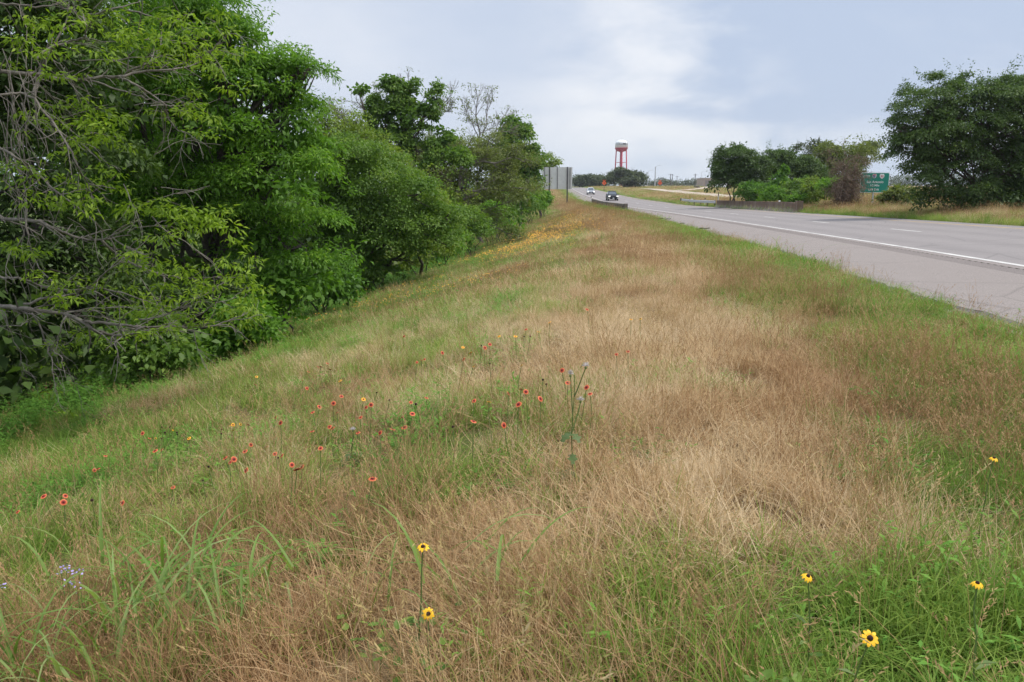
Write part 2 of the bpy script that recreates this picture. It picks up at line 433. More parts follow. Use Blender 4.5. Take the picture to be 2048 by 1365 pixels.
# ground sheet: rows across the road, dense near the camera and near the pavement edges
ys = np.concatenate([np.arange(-30, 0, 1.5), np.arange(0, 20, .3), np.arange(20, 60, .8), np.arange(60, 160, 2), np.arange(160, 400, 6), np.geomspace(400, 1500, 24)])
offL = np.concatenate([[0.0], np.arange(.12, 10, .3), np.arange(10, 24, .8), np.geomspace(24, 1400, 22)])
offR = np.concatenate([[0.0], np.arange(.2, 12, .5), np.arange(12, 50, 2.5), np.geomspace(50, 1600, 24)])
rows = []
for y in ys:
    e, r = float(x_edge(y)), float(x_far(y))
    rows.append(np.concatenate([e - offL[::-1], np.linspace(e + .02, r - .02, 9), r + offR]))
GX = np.array(rows); GY = np.repeat(ys[:, None], GX.shape[1], 1); GZ = z_ground(GX, GY)
ny, nx = GX.shape
gv = np.stack([GX, GY, GZ], -1).reshape(-1, 3)
idx = np.arange(ny * nx).reshape(ny, nx)
gf = np.stack([idx[:-1, :-1], idx[:-1, 1:], idx[1:, 1:], idx[1:, :-1]], -1).reshape(-1, 4)
gme = bpy.data.meshes.new('ground'); gme.from_pydata(gv.tolist(), [], gf.tolist())

def dryness(x, y):
    """share of dead straw: high along the top of the verge, low beside the pavement and towards the trees"""
    o = x_edge(y) - x
    d = np.interp(o, [-50, 0, .7, 1.5, 2.4, 3.2, 5.2, 6.5, 8.5, 11, 13, 60], [.5, .02, .04, .12, .46, .85, .82, .54, .47, .30, .10, .05])
    d = d - .06 + (vnoise(x, y, 1.3, 11) - .5) * .75 + (vnoise(x, y, .45, 12) - .5) * .3 + (vnoise(x, y, 5, 13) - .5) * .25
    lush = .95 * np.exp(-(((x - 1.35) / 1.05) ** 2 + ((y - 1.95) / .9) ** 2)) + .75 * np.exp(-(((x - 2.6) / .8) ** 2 + ((y - 4.2) / 1.3) ** 2))
    dryp = .6 * np.exp(-(((x + .9) / 1.5) ** 2 + ((y - 2.2) / 1.1) ** 2))
    d = d - 1.0 * lush + dryp + .05 * (y < 5) + .22 * (y < 4.2) * ss(.7, -.1, x) + .25 * np.exp(-((o - 4.1) / 1.3) ** 2) * ss(2.5, 3.4, y)
    q = x - x_far(y)
    d = np.where(q > 0, .42 + .25 * ss(1.0, 2.5, q) + (vnoise(x, y, 3, 14) - .5) * .7 - .5 * (1 - ss(.2, 1.0, q)), d)
    return np.clip(d, 0, 1)
at = gme.attributes.new('green', 'FLOAT', 'POINT'); at.data.foreach_set('value', (1 - dryness(gv[:, 0], gv[:, 1])).astype(np.float32))
ground = link('ground', gme, M_ground, None, True); tag(ground, kind='structure')

# ------------------------------------------------------------------ road
def strip(name, a, b, m, dz=0., y0=-30, y1=420, parent=None, nlat=2, step=2., fn=None):
    yy = np.arange(y0, y1 + 1e-6, step); lat = np.linspace(a, b, nlat); v = []
    for y in yy:
        w0 = float(fi(XW, y))
        for l in lat:
            l2 = l if fn is None else fn(l, y)
            v.append((w0 + l2, y, float(z_road(w0 + l2, y)) + dz))
    k = nlat; f = [(i * k + j, i * k + j + 1, (i + 1) * k + j + 1, (i + 1) * k + j) for i in range(len(yy) - 1) for j in range(k - 1)]
    me = bpy.data.meshes.new(name); me.from_pydata(v, [], f); a_ = me.attributes.new('lat', 'FLOAT', 'POINT'); a_.data.foreach_set('value', np.tile(lat, len(yy)).astype(np.float32)); return link(name, me, m, parent)
def ragged(l, y):
    return l + ((vnoise(y, 0, .45, 21) - .5) * .2 + (vnoise(y, 0, .17, 23) - .5) * .08 + (vnoise(y, 0, 3.1, 22) - .5) * .25 if l < -3.3 else 0.)
road = strip('road', -.06, YEL - .06, M_lane, 0, nlat=17); tag(road, kind='structure')
far_sh = strip('road_shoulder', YEL - .06, RED, M_lane, 0, nlat=3); tag(far_sh, kind='structure')
sh = strip('road_shoulder', -SHO + .06, -.82, M_shoulder, 0, nlat=6, step=.35, y1=200, fn=ragged); tag(sh, kind='structure')
sh2 = strip('road_shoulder', -SHO + .06, -.82, M_shoulder, 0, nlat=4, y0=200, y1=420); tag(sh2, kind='structure')
sh3 = strip('shoulder_strip', -.32, -.06, M_shoulder, 0, nlat=2); tag(sh3, kind='structure')
# broken edge of the shoulder, a real step down to the gravel
ev = []; ef = []
eys = np.arange(-10, 120, .35)
for y in eys:
    w0 = float(fi(XW, y)); l = ragged(-SHO + .06, y); zz = float(z_road(w0 + l, y))
    ev += [(w0 + l, y, zz), (w0 + l - .07, y, zz - .075)]
ef = [(2 * i, 2 * i + 1, 2 * i + 3, 2 * i + 2) for i in range(len(eys) - 1)]
eme = bpy.data.meshes.new('pavement_edge'); eme.from_pydata(ev, [], ef); pe = link('pavement_edge', eme, M_shoulder); tag(pe, kind='structure')
# milled rumble strip: grooves cut across, 12 mm deep
rv = []; rf = []; ry = np.arange(-10, 90, .075)
for i, y in enumerate(ry):
    w0 = float(fi(XW, y)); g = -.013 if i % 4 in (1, 2) else 0.
    for l in (-.82, -.57, -.32): rv.append((w0 + l, y, float(z_road(w0 + l, y)) + g))
rf = [(i * 3 + j, i * 3 + j + 1, i * 3 + 4 + j, i * 3 + 3 + j) for i in range(len(ry) - 1) for j in range(2)]
rme = bpy.data.meshes.new('rumble_strip'); rme.from_pydata(rv, [], rf); rs = link('rumble_strip', rme, M_rumble); tag(rs, kind='structure')
rs2 = strip('rumble_strip', -.82, -.32, M_rumble, 0, y0=ry[-1], y1=420); tag(rs2, kind='structure')
wl = strip('edge_line', -.06, .09, M_white, .004, parent=road)
yl = strip('yellow_line', YEL - .05, YEL + .08, M_yellow, .004, parent=road)
for k in range(-2, 24):
    y0 = 30.65 + 12.1 * k
    strip('lane_dash', 3.58, 3.70, M_white, .004, y0, y0 + 3.1, road, step=.62)

# pale service road across the field beyond the highway
PATHS = []
def path_dist(x, y):
    d = np.full(len(x), 1e9)
    for c in PATHS:
        for a, b in zip(c[:-1], c[1:]):
            e = b - a; t = np.clip(((x - a[0]) * e[0] + (y - a[1]) * e[1]) / (e @ e), 0, 1); d = np.minimum(d, np.hypot(x - a[0] - t * e[0], y - a[1] - t * e[1]))
    return d
def ribbon(name, pts, wid, m, lift=.03, kind='structure', n=60):
    p = np.array([hit(*q)[:2] for q in pts]); s = np.concatenate([[0], np.cumsum(np.linalg.norm(np.diff(p, axis=0), axis=1))])
    t = np.linspace(0, s[-1], n); c = np.stack([np.interp(t, s, p[:, 0]), np.interp(t, s, p[:, 1])], 1)
    k = np.ones(7) / 7; c = np.stack([np.convolve(np.pad(c[:, i], 3, mode='edge'), k, 'valid') for i in (0, 1)], 1)
    PATHS.append(c)
    d = np.gradient(c, axis=0); d /= np.linalg.norm(d, axis=1)[:, None]; nrm = np.stack([-d[:, 1], d[:, 0]], 1)
    v = []
    for i in range(n):
        for q in np.linspace(-.5, .5, 5):
            xy = c[i] + nrm[i] * wid * q; v.append((xy[0], xy[1], float(z_ground(xy[0], xy[1])) + lift + .12 * (1 - (2 * q) ** 2) ))
    f = [(i * 5 + j, i * 5 + j + 1, i * 5 + 6 + j, i * 5 + 5 + j) for i in range(n - 1) for j in range(4)]
    me = bpy.data.meshes.new(name); me.from_pydata(v, [], f); o = link(name, me, m, None, True); return tag(o, kind=kind)
ribbon('service_road', [(1282, 378.5), (1310, 379.5), (1340, 383), (1390, 388.5), (1450, 394), (1520, 398)], 4.6, M_path, .12)
ribbon('service_road', [(1342, 382.5), (1370, 381), (1402, 378), (1426, 373.5)], 3.2, M_path, .1)

# ------------------------------------------------------------------ leaves and branches
def unit(a): return a / (np.linalg.norm(a, axis=-1, keepdims=True) + 1e-9)
def rnd_dir(n): return unit(rng.normal(size=(n, 3)))
def leaves(c, nrm, size, nl, ll, lw, droop=.35, tint0=None, flat=.25):
    """c (n,3) spray centres; returns leaf quads (n*nl*4,3) and tint"""
    n = len(c); size = np.broadcast_to(size, (n,))
    C = np.repeat(c, nl, 0); Nn = np.repeat(unit(nrm), nl, 0); Z = np.repeat(size, nl)
    m = n * nl
    off = rng.normal(size=(m, 3)) * .5; off -= (1 - flat) * (off * Nn).sum(1, keepdims=True) * Nn
    base = C + off * Z[:, None]
    d = unit(unit(off) * .8 + Nn * .15 + rng.normal(size=(m, 3)) * .45 + np.array([0, 0, -droop]))
    up = unit(Nn + rng.normal(size=(m, 3)) * .55); sd = unit(np.cross(d, up)); up = np.cross(sd, d)
    l = (ll * rng.uniform(.65, 1.25, m))[:, None]; w_ = (lw * rng.uniform(.7, 1.2, m))[:, None]
    v = np.stack([base, base + d * l * .45 + sd * w_ * .5 + up * w_ * .18, base + d * l - up * l * .12, base + d * l * .45 - sd * w_ * .5 + up * w_ * .18], 1)
    t = np.repeat(rng.uniform(0, 1, n) if tint0 is None else tint0, nl) * .5 + rng.uniform(0, 1, m) * .5
    return v.reshape(-1, 3), t

def crown_pts(lobes, n, shell=.62, low=-.35, per=9, csz=.33):
    """spray centres: clumps on the outer shells of ellipsoid lobes, each clump a small cap lit from above"""
    lobes = [(np.array(c, float), np.broadcast_to(np.array(r, float), (3,))) for c, r in lobes]
    wgt = np.array([r[0] * r[2] + r[1] * r[2] for _, r in lobes]); wgt /= wgt.sum(); m = max(1, n // per)
    k = rng.choice(len(lobes), m, p=wgt); C = np.array([c for c, _ in lobes])[k]; Rr = np.array([r for _, r in lobes])[k]
    d = rnd_dir(m); lowm = d[:, 2] < low; d[lowm, 2] *= -.6; d = unit(d)
    s = shell + (1 - shell) * rng.uniform(0, 1, m) ** .6; lump = .8 + .36 * rng.uniform(0, 1, m)
    cc = C + Rr * d * (s * lump)[:, None]
    cr = np.repeat(csz * Rr.mean(1) ** .6 * rng.uniform(.6, 1.3, m), per)
    e = rnd_dir(m * per); e[:, 2] = np.where(e[:, 2] < -.1, -.5 * e[:, 2], e[:, 2]); out = unit(np.repeat(d, per, 0) * .55 + e)
    return np.repeat(cc, per, 0) + out * cr[:, None] * np.array([1, 1, .62]), unit(out * .8 + np.array([0, 0, .8]))

def limb_path(a, b, sag=.12, n=7, wob=.06):
    a, b = np.array(a, float), np.array(b, float); t = np.linspace(0, 1, n)[:, None]; Ln = np.linalg.norm(b - a)
    p = a + (b - a) * t; p[:, 2] += sag * Ln * np.sin(np.pi * t[:, 0]); p[1:-1] += rng.normal(size=(n - 2, 3)) * wob * Ln
    return p
def bare(mb, p, d, ln, r, depth, spread=.6, up=.15, sides=4, tips=None, minr=.004, grav=0.):
    """recursive bare branching"""
    n = 4; pts = [np.array(p, float)]; d = np.array(d, float)
    for i in range(n):
        d = unit(d + rng.normal(size=3) * .16 + np.array([0, 0, up - grav * i])); pts.append(pts[-1] + d * ln / n)
    mb.tube(pts, np.linspace(r, r * .55, n + 1).clip(minr), sides)
    if depth <= 0:
        if tips is not None: tips.append((pts[-1], d))
        return
    for k in range(rng.integers(2, 4)):
        i = rng.integers(2, n + 1)
        nd = unit(d + rnd_dir(1)[0] * spread + np.array([0, 0, up]))
        bare(mb, pts[i], nd, ln * rng.uniform(.55, .8), r * .58, depth - 1, spread, up, max(3, sides - 1), tips, minr, grav)
    bare(mb, pts[-1], d, ln * .7, r * .55, depth - 1, spread, up, max(3, sides - 1), tips, minr, grav)

def tree(name, base, lobes, label, cat='tree', m=None, n=500, size=.45, nl=26, ll=.1, lw=.05, group=None, trunk_r=.16, bark=None, droop=.35, fill=.25, shell=.62, stems=1, twigs=0, top=None, low=-.35, limbs=True, csz=.33):
    base = np.array(base, float); root = thing(name, base, label, cat, group)
    cs = np.array([c for c, _ in lobes]); cen = cs.mean(0)
    tr = MB()
    for s in range(stems):
        b = base + (np.array([rng.normal() * .25, rng.normal() * .25, -.1]) if stems > 1 else np.array([0, 0, -.1]))
        tgt = cen if stems == 1 else cs[s % len(cs)]
        tp = limb_path(b, tgt, .0, 7, .025); rr = trunk_r * (1 if stems == 1 else .6)
        tr.tube(tp, np.linspace(rr, rr * .5, 7), 7)
        if limbs:
            for c, r in lobes:
                if stems > 1 and rng.uniform() < .5: continue
                st = tp[rng.integers(2, 6)]; lp = limb_path(st, np.array(c) + rnd_dir(1)[0] * np.mean(r) * .3, .06, 6, .05)
                tr.tube(lp, np.linspace(rr * .45, rr * .12, 6), 5)
                for _ in range(4):
                    q = lp[rng.integers(2, 6)]; e = np.array(c) + rnd_dir(1)[0] * np.array(r) * .85
                    tr.tube(limb_path(q, e, .04, 4, .06), np.linspace(rr * .16, rr * .04, 4), 4)
    if twigs:
        for _ in range(twigs):
            k = rng.integers(len(lobes)); c, r = np.array(lobes[k][0]), np.broadcast_to(np.array(lobes[k][1], float), (3,))
            d = rnd_dir(1)[0]; d[2] = abs(d[2]) * .8 + .1; d = unit(d)
            bare(tr, c + r * d * .6, d, float(np.mean(r)) * .55, trunk_r * .12, 1, .7, .1, 3)
    tr.build('trunk', bark or M_bark, root, True)
    p, q = crown_pts(lobes, n, shell, low, csz=csz)
    ns = max(2, n // 22); pk, _ = crown_pts(lobes, ns * 9, .95, -.1); pk = pk[::9]; rr_ = float(np.mean([np.mean(r) for _, r in lobes])); dk = unit(pk - cen + rng.normal(size=pk.shape) * .5 * rr_ + np.array([0, 0, .7 * rr_])); ln_ = (rng.uniform(.25, .8, len(pk)) * min(1.5, rr_ ** .7))[:, None]
    sh_ = np.concatenate([pk + dk * ln_ * f for f in (.15, .5, .8, 1.)]); 
    tt = np.clip(np.repeat(rng.uniform(0, 1, len(p) // 9), 9) * .8 + rng.uniform(-.1, .3, len(p)), 0, 1)
    v, t = leaves(p, q, size, nl, ll, lw, droop, tt)
    vs_, ts_ = leaves(sh_, np.tile(dk, (4, 1)) * .3 + np.array([0, 0, 1.]), size * .4, max(5, nl // 4), ll, lw, droop * .6, np.tile(rng.uniform(.3, 1, len(pk)), 4), .6); v = np.concatenate([v, vs_]); t = np.concatenate([t, ts_])
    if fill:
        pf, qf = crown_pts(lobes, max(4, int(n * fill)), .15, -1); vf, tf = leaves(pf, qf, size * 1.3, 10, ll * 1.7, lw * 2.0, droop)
        v = np.concatenate([v, vf]); t = np.concatenate([t, tf * .5])  # inner leaves added to block light, tinted darker as crown shade
    quads_np('crown', v, m, root, t)
    return root
def lob(lst, Y):
    """lobes given where the photograph shows them: (px, py, radius px[, vertical radius px][, nearer/farther m])"""
    out = []
    for a in lst:
        px, py, r = a[:3]; rz = a[3] if len(a) > 3 and a[3] else r; dy = a[4] if len(a) > 4 else 0.
        c = P(px, py, Y + dy); k = (Y + dy) / F; out.append((c, (r * k, r * k * .9, rz * k)))
    return out

def bare_tree(name, base, pxs, Y, label, m=M_twig, depth=4, leaf=None, nleaf=120, r=.1, sz=.5, ll=.16):
    root = thing(name, base, label, 'tree'); mb = MB(); tips = []
    for (x0, y0), (x1, y1), rr in pxs:
        a, b = P(x0, y0, Y), P(x1, y1, Y + rng.normal() * .6); lp = limb_path(a, b, .03, 8, .03)
        mb.tube(lp, np.linspace(r * rr, r * rr * .35, 8), 5)
        for i in range(2, 8):
            for _ in range(2):
                bare(mb, lp[i], unit(unit(lp[i] - lp[i - 1]) + rnd_dir(1)[0] * .75), np.linalg.norm(b - a) * rng.uniform(.10, .19), r * rr * .3, depth - 2, .75, .06, 4, tips, .0095)
    mb.build('trunk', m, root)
    if leaf:
        t = np.array([q for q, _ in tips]); t = t[rng.choice(len(t), min(nleaf, len(t)), replace=False)]
        v, ti = leaves(t, np.tile([0, 0, 1.], (len(t), 1)), sz, 12, ll, ll * .45); quads_np('crown', v, leaf, root, ti)
    return root

# ---- near tree at the left edge: bare grey limbs reaching in, tufts of yellow-green leaves
def near_tree():
    Yb = 11.5; base = on_ground(-170, Yb + .6)
    root = thing('leaning_tree', base, 'near tree with pale bare limbs and yellow-green leaf tufts at the left edge', 'tree')
    tk = limb_path(base - np.array([0, 0, .2]), base + np.array([.3, -.2, 10.5]), 0, 8, .03)
    MB().tube(tk, np.linspace(.26, .11, 8), 9).build('trunk', M_bark, root, True)
    L7 = lambda l: [(x / 2.926, y / 2.926) for x, y in l]; L8 = lambda l: [(x / 2.926, 400 + y / 2.926) for x, y in l]
    limbs = [
        (L8([(20, 620), (190, 640), (380, 670), (480, 710), (560, 770), (640, 790), (720, 795), (790, 765), (850, 740)]), .055, 11.2),
        (L8([(490, 712), (600, 722), (740, 735), (870, 748), (1050, 745), (1200, 745), (1340, 715), (1480, 640)]), .034, 11.3),
        (L8([(20, 118), (215, 120), (300, 160), (380, 195), (480, 230), (600, 235), (700, 190)]), .05, 11.9),
        (L8([(600, 245), (700, 330), (830, 400), (980, 445), (1120, 460), (1260, 450)]), .028, 11.8),
        (L8([(0, 455), (100, 455), (250, 510), (400, 525), (600, 515), (760, 560), (900, 610)]), .03, 11.6),
        (L8([(140, 612), (250, 580), (400, 560), (520, 520), (640, 400), (760, 330)]), .03, 11.2),
        (L7([(0, 420), (200, 435), (380, 465), (540, 460), (700, 450), (820, 390), (930, 330)]), .05, 11.6),
        (L7([(700, 450), (800, 500), (900, 560), (970, 610), (975, 680), (1030, 760), (1090, 780)]), .024, 11.5),
        (L7([(0, 560), (130, 545), (200, 580), (280, 680), (400, 850), (470, 1000), (510, 1070), (560, 1200)]), .03, 11.0),
        (L7([(0, 870), (100, 920), (180, 980), (290, 1090), (420, 1190), (560, 1300), (640, 1390)]), .032, 11.3),
        (L7([(200, 560), (240, 400), (320, 260), (380, 130)]), .05, 12.2),
        (L7([(200, 350), (280, 290), (400, 240), (500, 220), (510, 150), (460, 80), (300, 20)]), .026, 11.3),
        (L7([(500, 90), (650, 60), (800, 10)]), .026, 12.0),
        (L7([(700, 40), (850, 90), (1000, 130), (1110, 170)]), .02, 12.0),
        (L7([(520, 470), (700, 530), (830, 570), (950, 600), (1060, 600)]), .022, 11.9),
        (L7([(710, 452), (850, 420), (1000, 410), (1150, 380), (1230, 300), (1310, 240)]), .028, 11.5),
        (L7([(0, 20), (160, 40), (330, 30), (500, -40)]), .03, 11.8),
        (L7([(130, 600), (150, 700), (300, 820), (430, 900)]), .018, 11.1),
        (L8([(190, 660), (240, 760), (290, 900), (310, 1000), (325, 1110)]), .02, 11.1),
        (L8([(300, 870), (360, 920), (420, 1040), (450, 1100)]), .014, 11.0),
        (L8([(380, 680), (340, 800), (290, 890)]), .02, 11.1),
        (L8([(10, 650), (50, 760), (120, 900), (140, 1000)]), .014, 11.1),
        (L8([(150, 0), (160, 200), (200, 370), (330, 500), (385, 660)]), .022, 11.6),
        (L8([(0, 740), (120, 730), (200, 705)]), .014, 11.0),
        (L8([(820, 700), (950, 690), (1090, 600), (1230, 540), (1310, 480)]), .016, 11.2),
        (L8([(1090, 730), (1200, 650), (1290, 590), (1420, 565)]), .014, 11.3),
    ]
    tips = []
    tw = MB()
    for pts, r, Y in limbs:
        pts = np.array(pts); w3 = np.array([P(x, y, Y + .35 * math.sin(i * 1.7 + x)) for i, (x, y) in enumerate(pts)])
        s = np.linspace(0, len(w3) - 1, (len(w3) - 1) * 4 + 1); k = np.arange(len(w3))
        w3 = np.stack([np.interp(s, k, w3[:, j]) for j in range(3)], 1)
        w3[1:-1] = (w3[:-2] + 2 * w3[1:-1] + w3[2:]) / 4; w3 += rng.normal(size=w3.shape) * .008
        if pts[0][0] < 12:                                     # carry the limb on to the trunk outside the frame
            j = tk[np.argmin(np.abs(tk[:, 2] - w3[0, 2] - .5))]; w3 = np.concatenate([limb_path(j, w3[0], .03, 5, .02)[:-1], w3])
        MB().tube(w3, np.linspace(r * .7, r * .2, len(w3)), 6).build('limb', M_twig, root, True)
        for i in range(4, len(w3), 2):
            for _ in range(rng.integers(1, 3)):
                d = unit(w3[min(i + 1, len(w3) - 1)] - w3[i - 1]); d = unit(d + rnd_dir(1)[0] * .8)
                bare(tw, w3[i], d, rng.uniform(.18, .5), max(.004, r * .22), rng.integers(0, 2), .8, -.02, 4, tips, .0022)
        tips.append((w3[-1], unit(w3[-1] - w3[-3])))
    for _ in range(24):                                        # hanging vines and bare shoots
        x = rng.uniform(-10, 75) if rng.uniform() < .7 else rng.uniform(60, 240); y = rng.uniform(-40, 330); Y = rng.uniform(10.8, 12.3)
        a = P(x, y, Y); n = 9; ln = rng.uniform(.9, 2.4); p = np.array([a + np.array([.05 * math.sin(i * .9 + x) + .012 * i * rng.normal(), .03 * rng.normal(), -ln * i / n]) for i in range(n + 1)])
        tw.tube(p, np.linspace(.007, .004, n + 1), 4)
    for _ in range(38):                                        # tangle of arching shoots
        x, y = rng.uniform(-20, 330), rng.uniform(-30, 640); a = P(x, y, rng.uniform(11, 12.6)); d = unit(np.array([rng.uniform(.1, 1), rng.normal() * .4, rng.normal() * .55]))
        bare(tw, a, d, rng.uniform(.35, .9), .008, 1, .6, -.05, 4, tips if rng.uniform() < .25 else None, .0024)
    o = tw.build('twigs', M_twig, root); tag(o, kind='stuff')
    S7 = [(80, 240), (150, 290), (40, 380), (120, 220), (300, 430), (480, 450), (430, 300), (640, 340), (760, 280), (650, 90), (450, 50), (280, 130), (180, 90), (400, 140), (560, 180), (900, 110), (870, 240), (1030, 200), (1180, 240), (1080, 300), (880, 380), (1240, 370), (1390, 310), (1320, 90), (1320, 200), (1100, 520), (1150, 600), (1330, 520), (930, 660), (1090, 660), (1220, 680), (1130, 770), (450, 580), (600, 640), (340, 700), (480, 720), (630, 760), (560, 720), (300, 640), (200, 690), (320, 770), (650, 820), (440, 830), (430, 890), (530, 830), (60, 980), (300, 1030), (600, 1000), (520, 1090), (640, 1070), (500, 1150), (200, 1140), (380, 1200), (770, 1220), (830, 1230), (1000, 1240), (1100, 1270), (1250, 1300), (1000, 330), (950, 190), (1150, 180), (1060, 130), (800, 170), (700, 210), (520, 90), (980, 70), (1250, 300), (1180, 330), (1000, 280), (1280, 430), (700, 700), (540, 600)]
    S8 = [(60, 280), (130, 300), (250, 20), (400, 10), (530, 0), (780, 40), (990, 70), (1020, 130), (1080, 210), (970, 220), (1240, 130), (1330, 170), (1390, 260), (790, 310), (900, 340), (1060, 390), (1200, 380), (740, 410), (580, 480), (430, 480), (180, 440), (280, 545), (410, 590), (300, 620), (620, 590), (760, 520), (800, 580), (760, 640), (830, 660), (1000, 500), (1170, 470), (1220, 500), (1360, 470), (1360, 380), (1450, 520), (1480, 570), (1420, 430), (1050, 580), (1130, 540), (950, 640), (1090, 670), (1180, 720), (1250, 740), (990, 740), (840, 790), (470, 780), (490, 820), (1400, 700), (1500, 680), (1440, 620), (1310, 650), (1120, 80), (1280, 60), (1180, 160), (1460, 330), (1000, 400), (940, 30)]
    spots = [P(x / 2.926 + rng.normal() * 3, y / 2.926 + rng.normal() * 3, rng.uniform(10.6, 12.0)) for x, y in S7] + [P(x / 2.926, 400 + y / 2.926, rng.uniform(10.6, 11.9)) for x, y in S8]
    vs, ts = [], []
    c = np.array(spots); n = len(c)
    c2 = np.concatenate([c, c + rng.normal(size=c.shape) * [.14, .14, .06]])
    v, t = leaves(c2, np.tile([0, 0, 1.], (len(c2), 1)) + rng.normal(size=(len(c2), 3)) * .25, .15, 20, .105, .034, .55, rng.uniform(.45, 1, len(c2)), .3); vs.append(v); ts.append(t)
    ct = np.array([q for q, _ in tips]); sel = rng.uniform(size=len(ct)) < .08; ct = ct[sel]
    v, t = leaves(ct, np.tile([0, 0, 1.], (len(ct), 1)), .12, 9, .09, .03, .6, rng.uniform(.2, .9, len(ct)), .3); vs.append(v); ts.append(t)
    up_ = [((-7.6, 11.5, 7.6), (3.2, 3.2, 1.8)), ((-6.4, 9.2, 6.6), (2.2, 2.4, 1.2)), ((-9.2, 9.5, 6.8), (2.6, 2.6, 1.6)), ((-8.6, 14, 8.2), (2.8, 2.8, 1.6)), ((-10, 12, 9.6), (3, 3, 1.6))]   # unseen upper crown, added over the frame to shade the ground below
    p, q = crown_pts(up_, 1500, .35); v, t = leaves(p, q, .4, 24, .12, .045, .5); vs.append(v); ts.append(t)
    o = quads_np('crown', np.concatenate(vs), M_leafbox, root, np.concatenate(ts))
near_tree()

# ---- the wood along the foot of the bank
def gl(px, Y): return on_ground(px, Y)
tree('ash_tree', gl(395, 20.5), lob([(340, 235, 95, 85, 1), (575, 150, 44, 26), (590, 146, 40, 24), (618, 134, 22, 12), (560, 165, 40, 26), (300, 40, 150), (430, 55, 80), (420, 160, 120), (520, 170, 85), (575, 150, 48, 30), (612, 138, 26, 16), (480, 290, 130), (500, 420, 75), (470, 470, 70), (530, 470, 60), (560, 260, 70), (330, 240, 170, 150, 1), (560, 380, 105), (610, 330, 50), (420, 420, 150, 130, 1), (600, 480, 78), (300, 470, 150, 120, 1.5), (540, 545, 85, 60), (620, 545, 62, 45), (450, 60, 55, 40), (200, 120, 160, 150, 1.5), (180, 330, 150, 150, 2), (590, 225, 40, 28), (480, 100, 45, 34)], 19.5),
     'tall bright green tree with feathery drooping leaves and one branch poking into the sky', m=M_leafgreen, n=3000, size=.34, nl=32, ll=.12, lw=.04, trunk_r=.24, droop=.5, fill=.4)
tree('thicket_tree', gl(-330, 17), lob([(60, 560, 110, 80, 0), (180, 620, 110, 60, 1), (-80, 600, 130, 120), (330, 610, 90, 55, 2.5), (60, 120, 150), (-60, 260, 170), (100, 330, 150, 150, 1), (40, 500, 140, 110, 1), (-80, 60, 200), (190, 530, 110, 70, 1.5), (90, 640, 110, 60, 1.5)], 15.5),
     'shaded dark green tree behind the pale bare limbs at far left', m=M_leafdark, n=1300, size=.42, nl=26, ll=.13, lw=.06, trunk_r=.2, fill=.4)  # dark leaf colour stands in for the deep shade behind the limbs
tree('elm_tree', gl(330, 27), lob([(310, 250, 120, 100), (220, 330, 120, 100), (420, 300, 100, 100), (300, 420, 130, 90), (150, 220, 100, 100), (330, 130, 110, 90)], 27),
     'dark tree showing only through gaps behind the tall bright green tree', m=M_leafdark, n=800, size=.5, nl=22, ll=.2, lw=.11, trunk_r=.2, fill=.5)
tree('vine_tree', gl(730, 31), lob([(700, 330, 60), (650, 320, 45), (760, 390, 75), (700, 420, 70), (780, 470, 70), (830, 400, 60), (860, 470, 55), (735, 500, 55, 30), (640, 400, 60, 60, 2), (680, 350, 60, 60, 1.5), (815, 505, 40, 26), (640, 490, 70, 55, 2), (880, 440, 40)], 30),
     'rounded tree smothered in glossy dark vines, just right of the tall bright green tree', m=M_leafvine, n=1700, size=.38, nl=26, ll=.10, lw=.062, trunk_r=.2, fill=.3)
tree('young_elm_tree', gl(838, 36), lob([(850, 420, 36, 40), (820, 370, 30, 26), (880, 450, 34, 28), (790, 430, 26, 30), (860, 490, 34, 24), (835, 460, 26)], 33.2),
     'paler yellow-green young tree leaning out in front of the vine-smothered tree', m=M_leafpale, n=420, size=.4, nl=20, ll=.14, lw=.07, trunk_r=.08, fill=.15)
tree('elm_tree', gl(690, 36), lob([(650, 300, 45), (690, 290, 50), (730, 330, 55), (645, 250, 20, 25), (700, 270, 32, 26), (760, 340, 45), (655, 340, 50)], 36),
     'pale yellow-green tree with thin twiggy top, between the vine-covered trees', m=M_leafpale, n=800, size=.42, nl=18, ll=.14, lw=.06, trunk_r=.16, twigs=18, fill=.2)
tree('vine_tower_tree', gl(805, 52), lob([(785, 190, 20, 28), (758, 215, 14, 22), (822, 172, 11, 18), (800, 235, 34, 32), (762, 255, 18, 26), (866, 200, 17, 20), (850, 232, 20, 20), (835, 262, 24, 18), (780, 290, 38, 34), (840, 300, 34, 28), (738, 240, 5, 14), (727, 215, 4, 14), (720, 190, 2.5, 12), (750, 262, 6, 12), (812, 205, 10, 30), (872, 178, 10, 10), (790, 168, 12, 10), (885, 282, 22, 16), (900, 320, 40, 30)], 51),
     'tallest tree of the left wood, its forked top wrapped in dark vines', m=M_leafvine, n=1000, size=.34, nl=20, ll=.17, lw=.11, trunk_r=.22, fill=.3, bark=M_twigdark)
bare_tree('bare_tree', gl(770, 54), [((790, 330), (715, 205), 1.0), ((760, 280), (690, 240), .6), ((790, 300), (890, 205), .9), ((850, 245), (900, 220), .5), ((780, 250), (752, 185), .6), ((820, 260), (815, 170), .7), ((800, 310), (650, 240), .7), ((720, 270), (665, 225), .6)], 53,
          'leafless grey tree whose thin twigs stick out around the vine-wrapped forked top', M_twig, 4, M_leafolive, 160, .075, .4, .15)
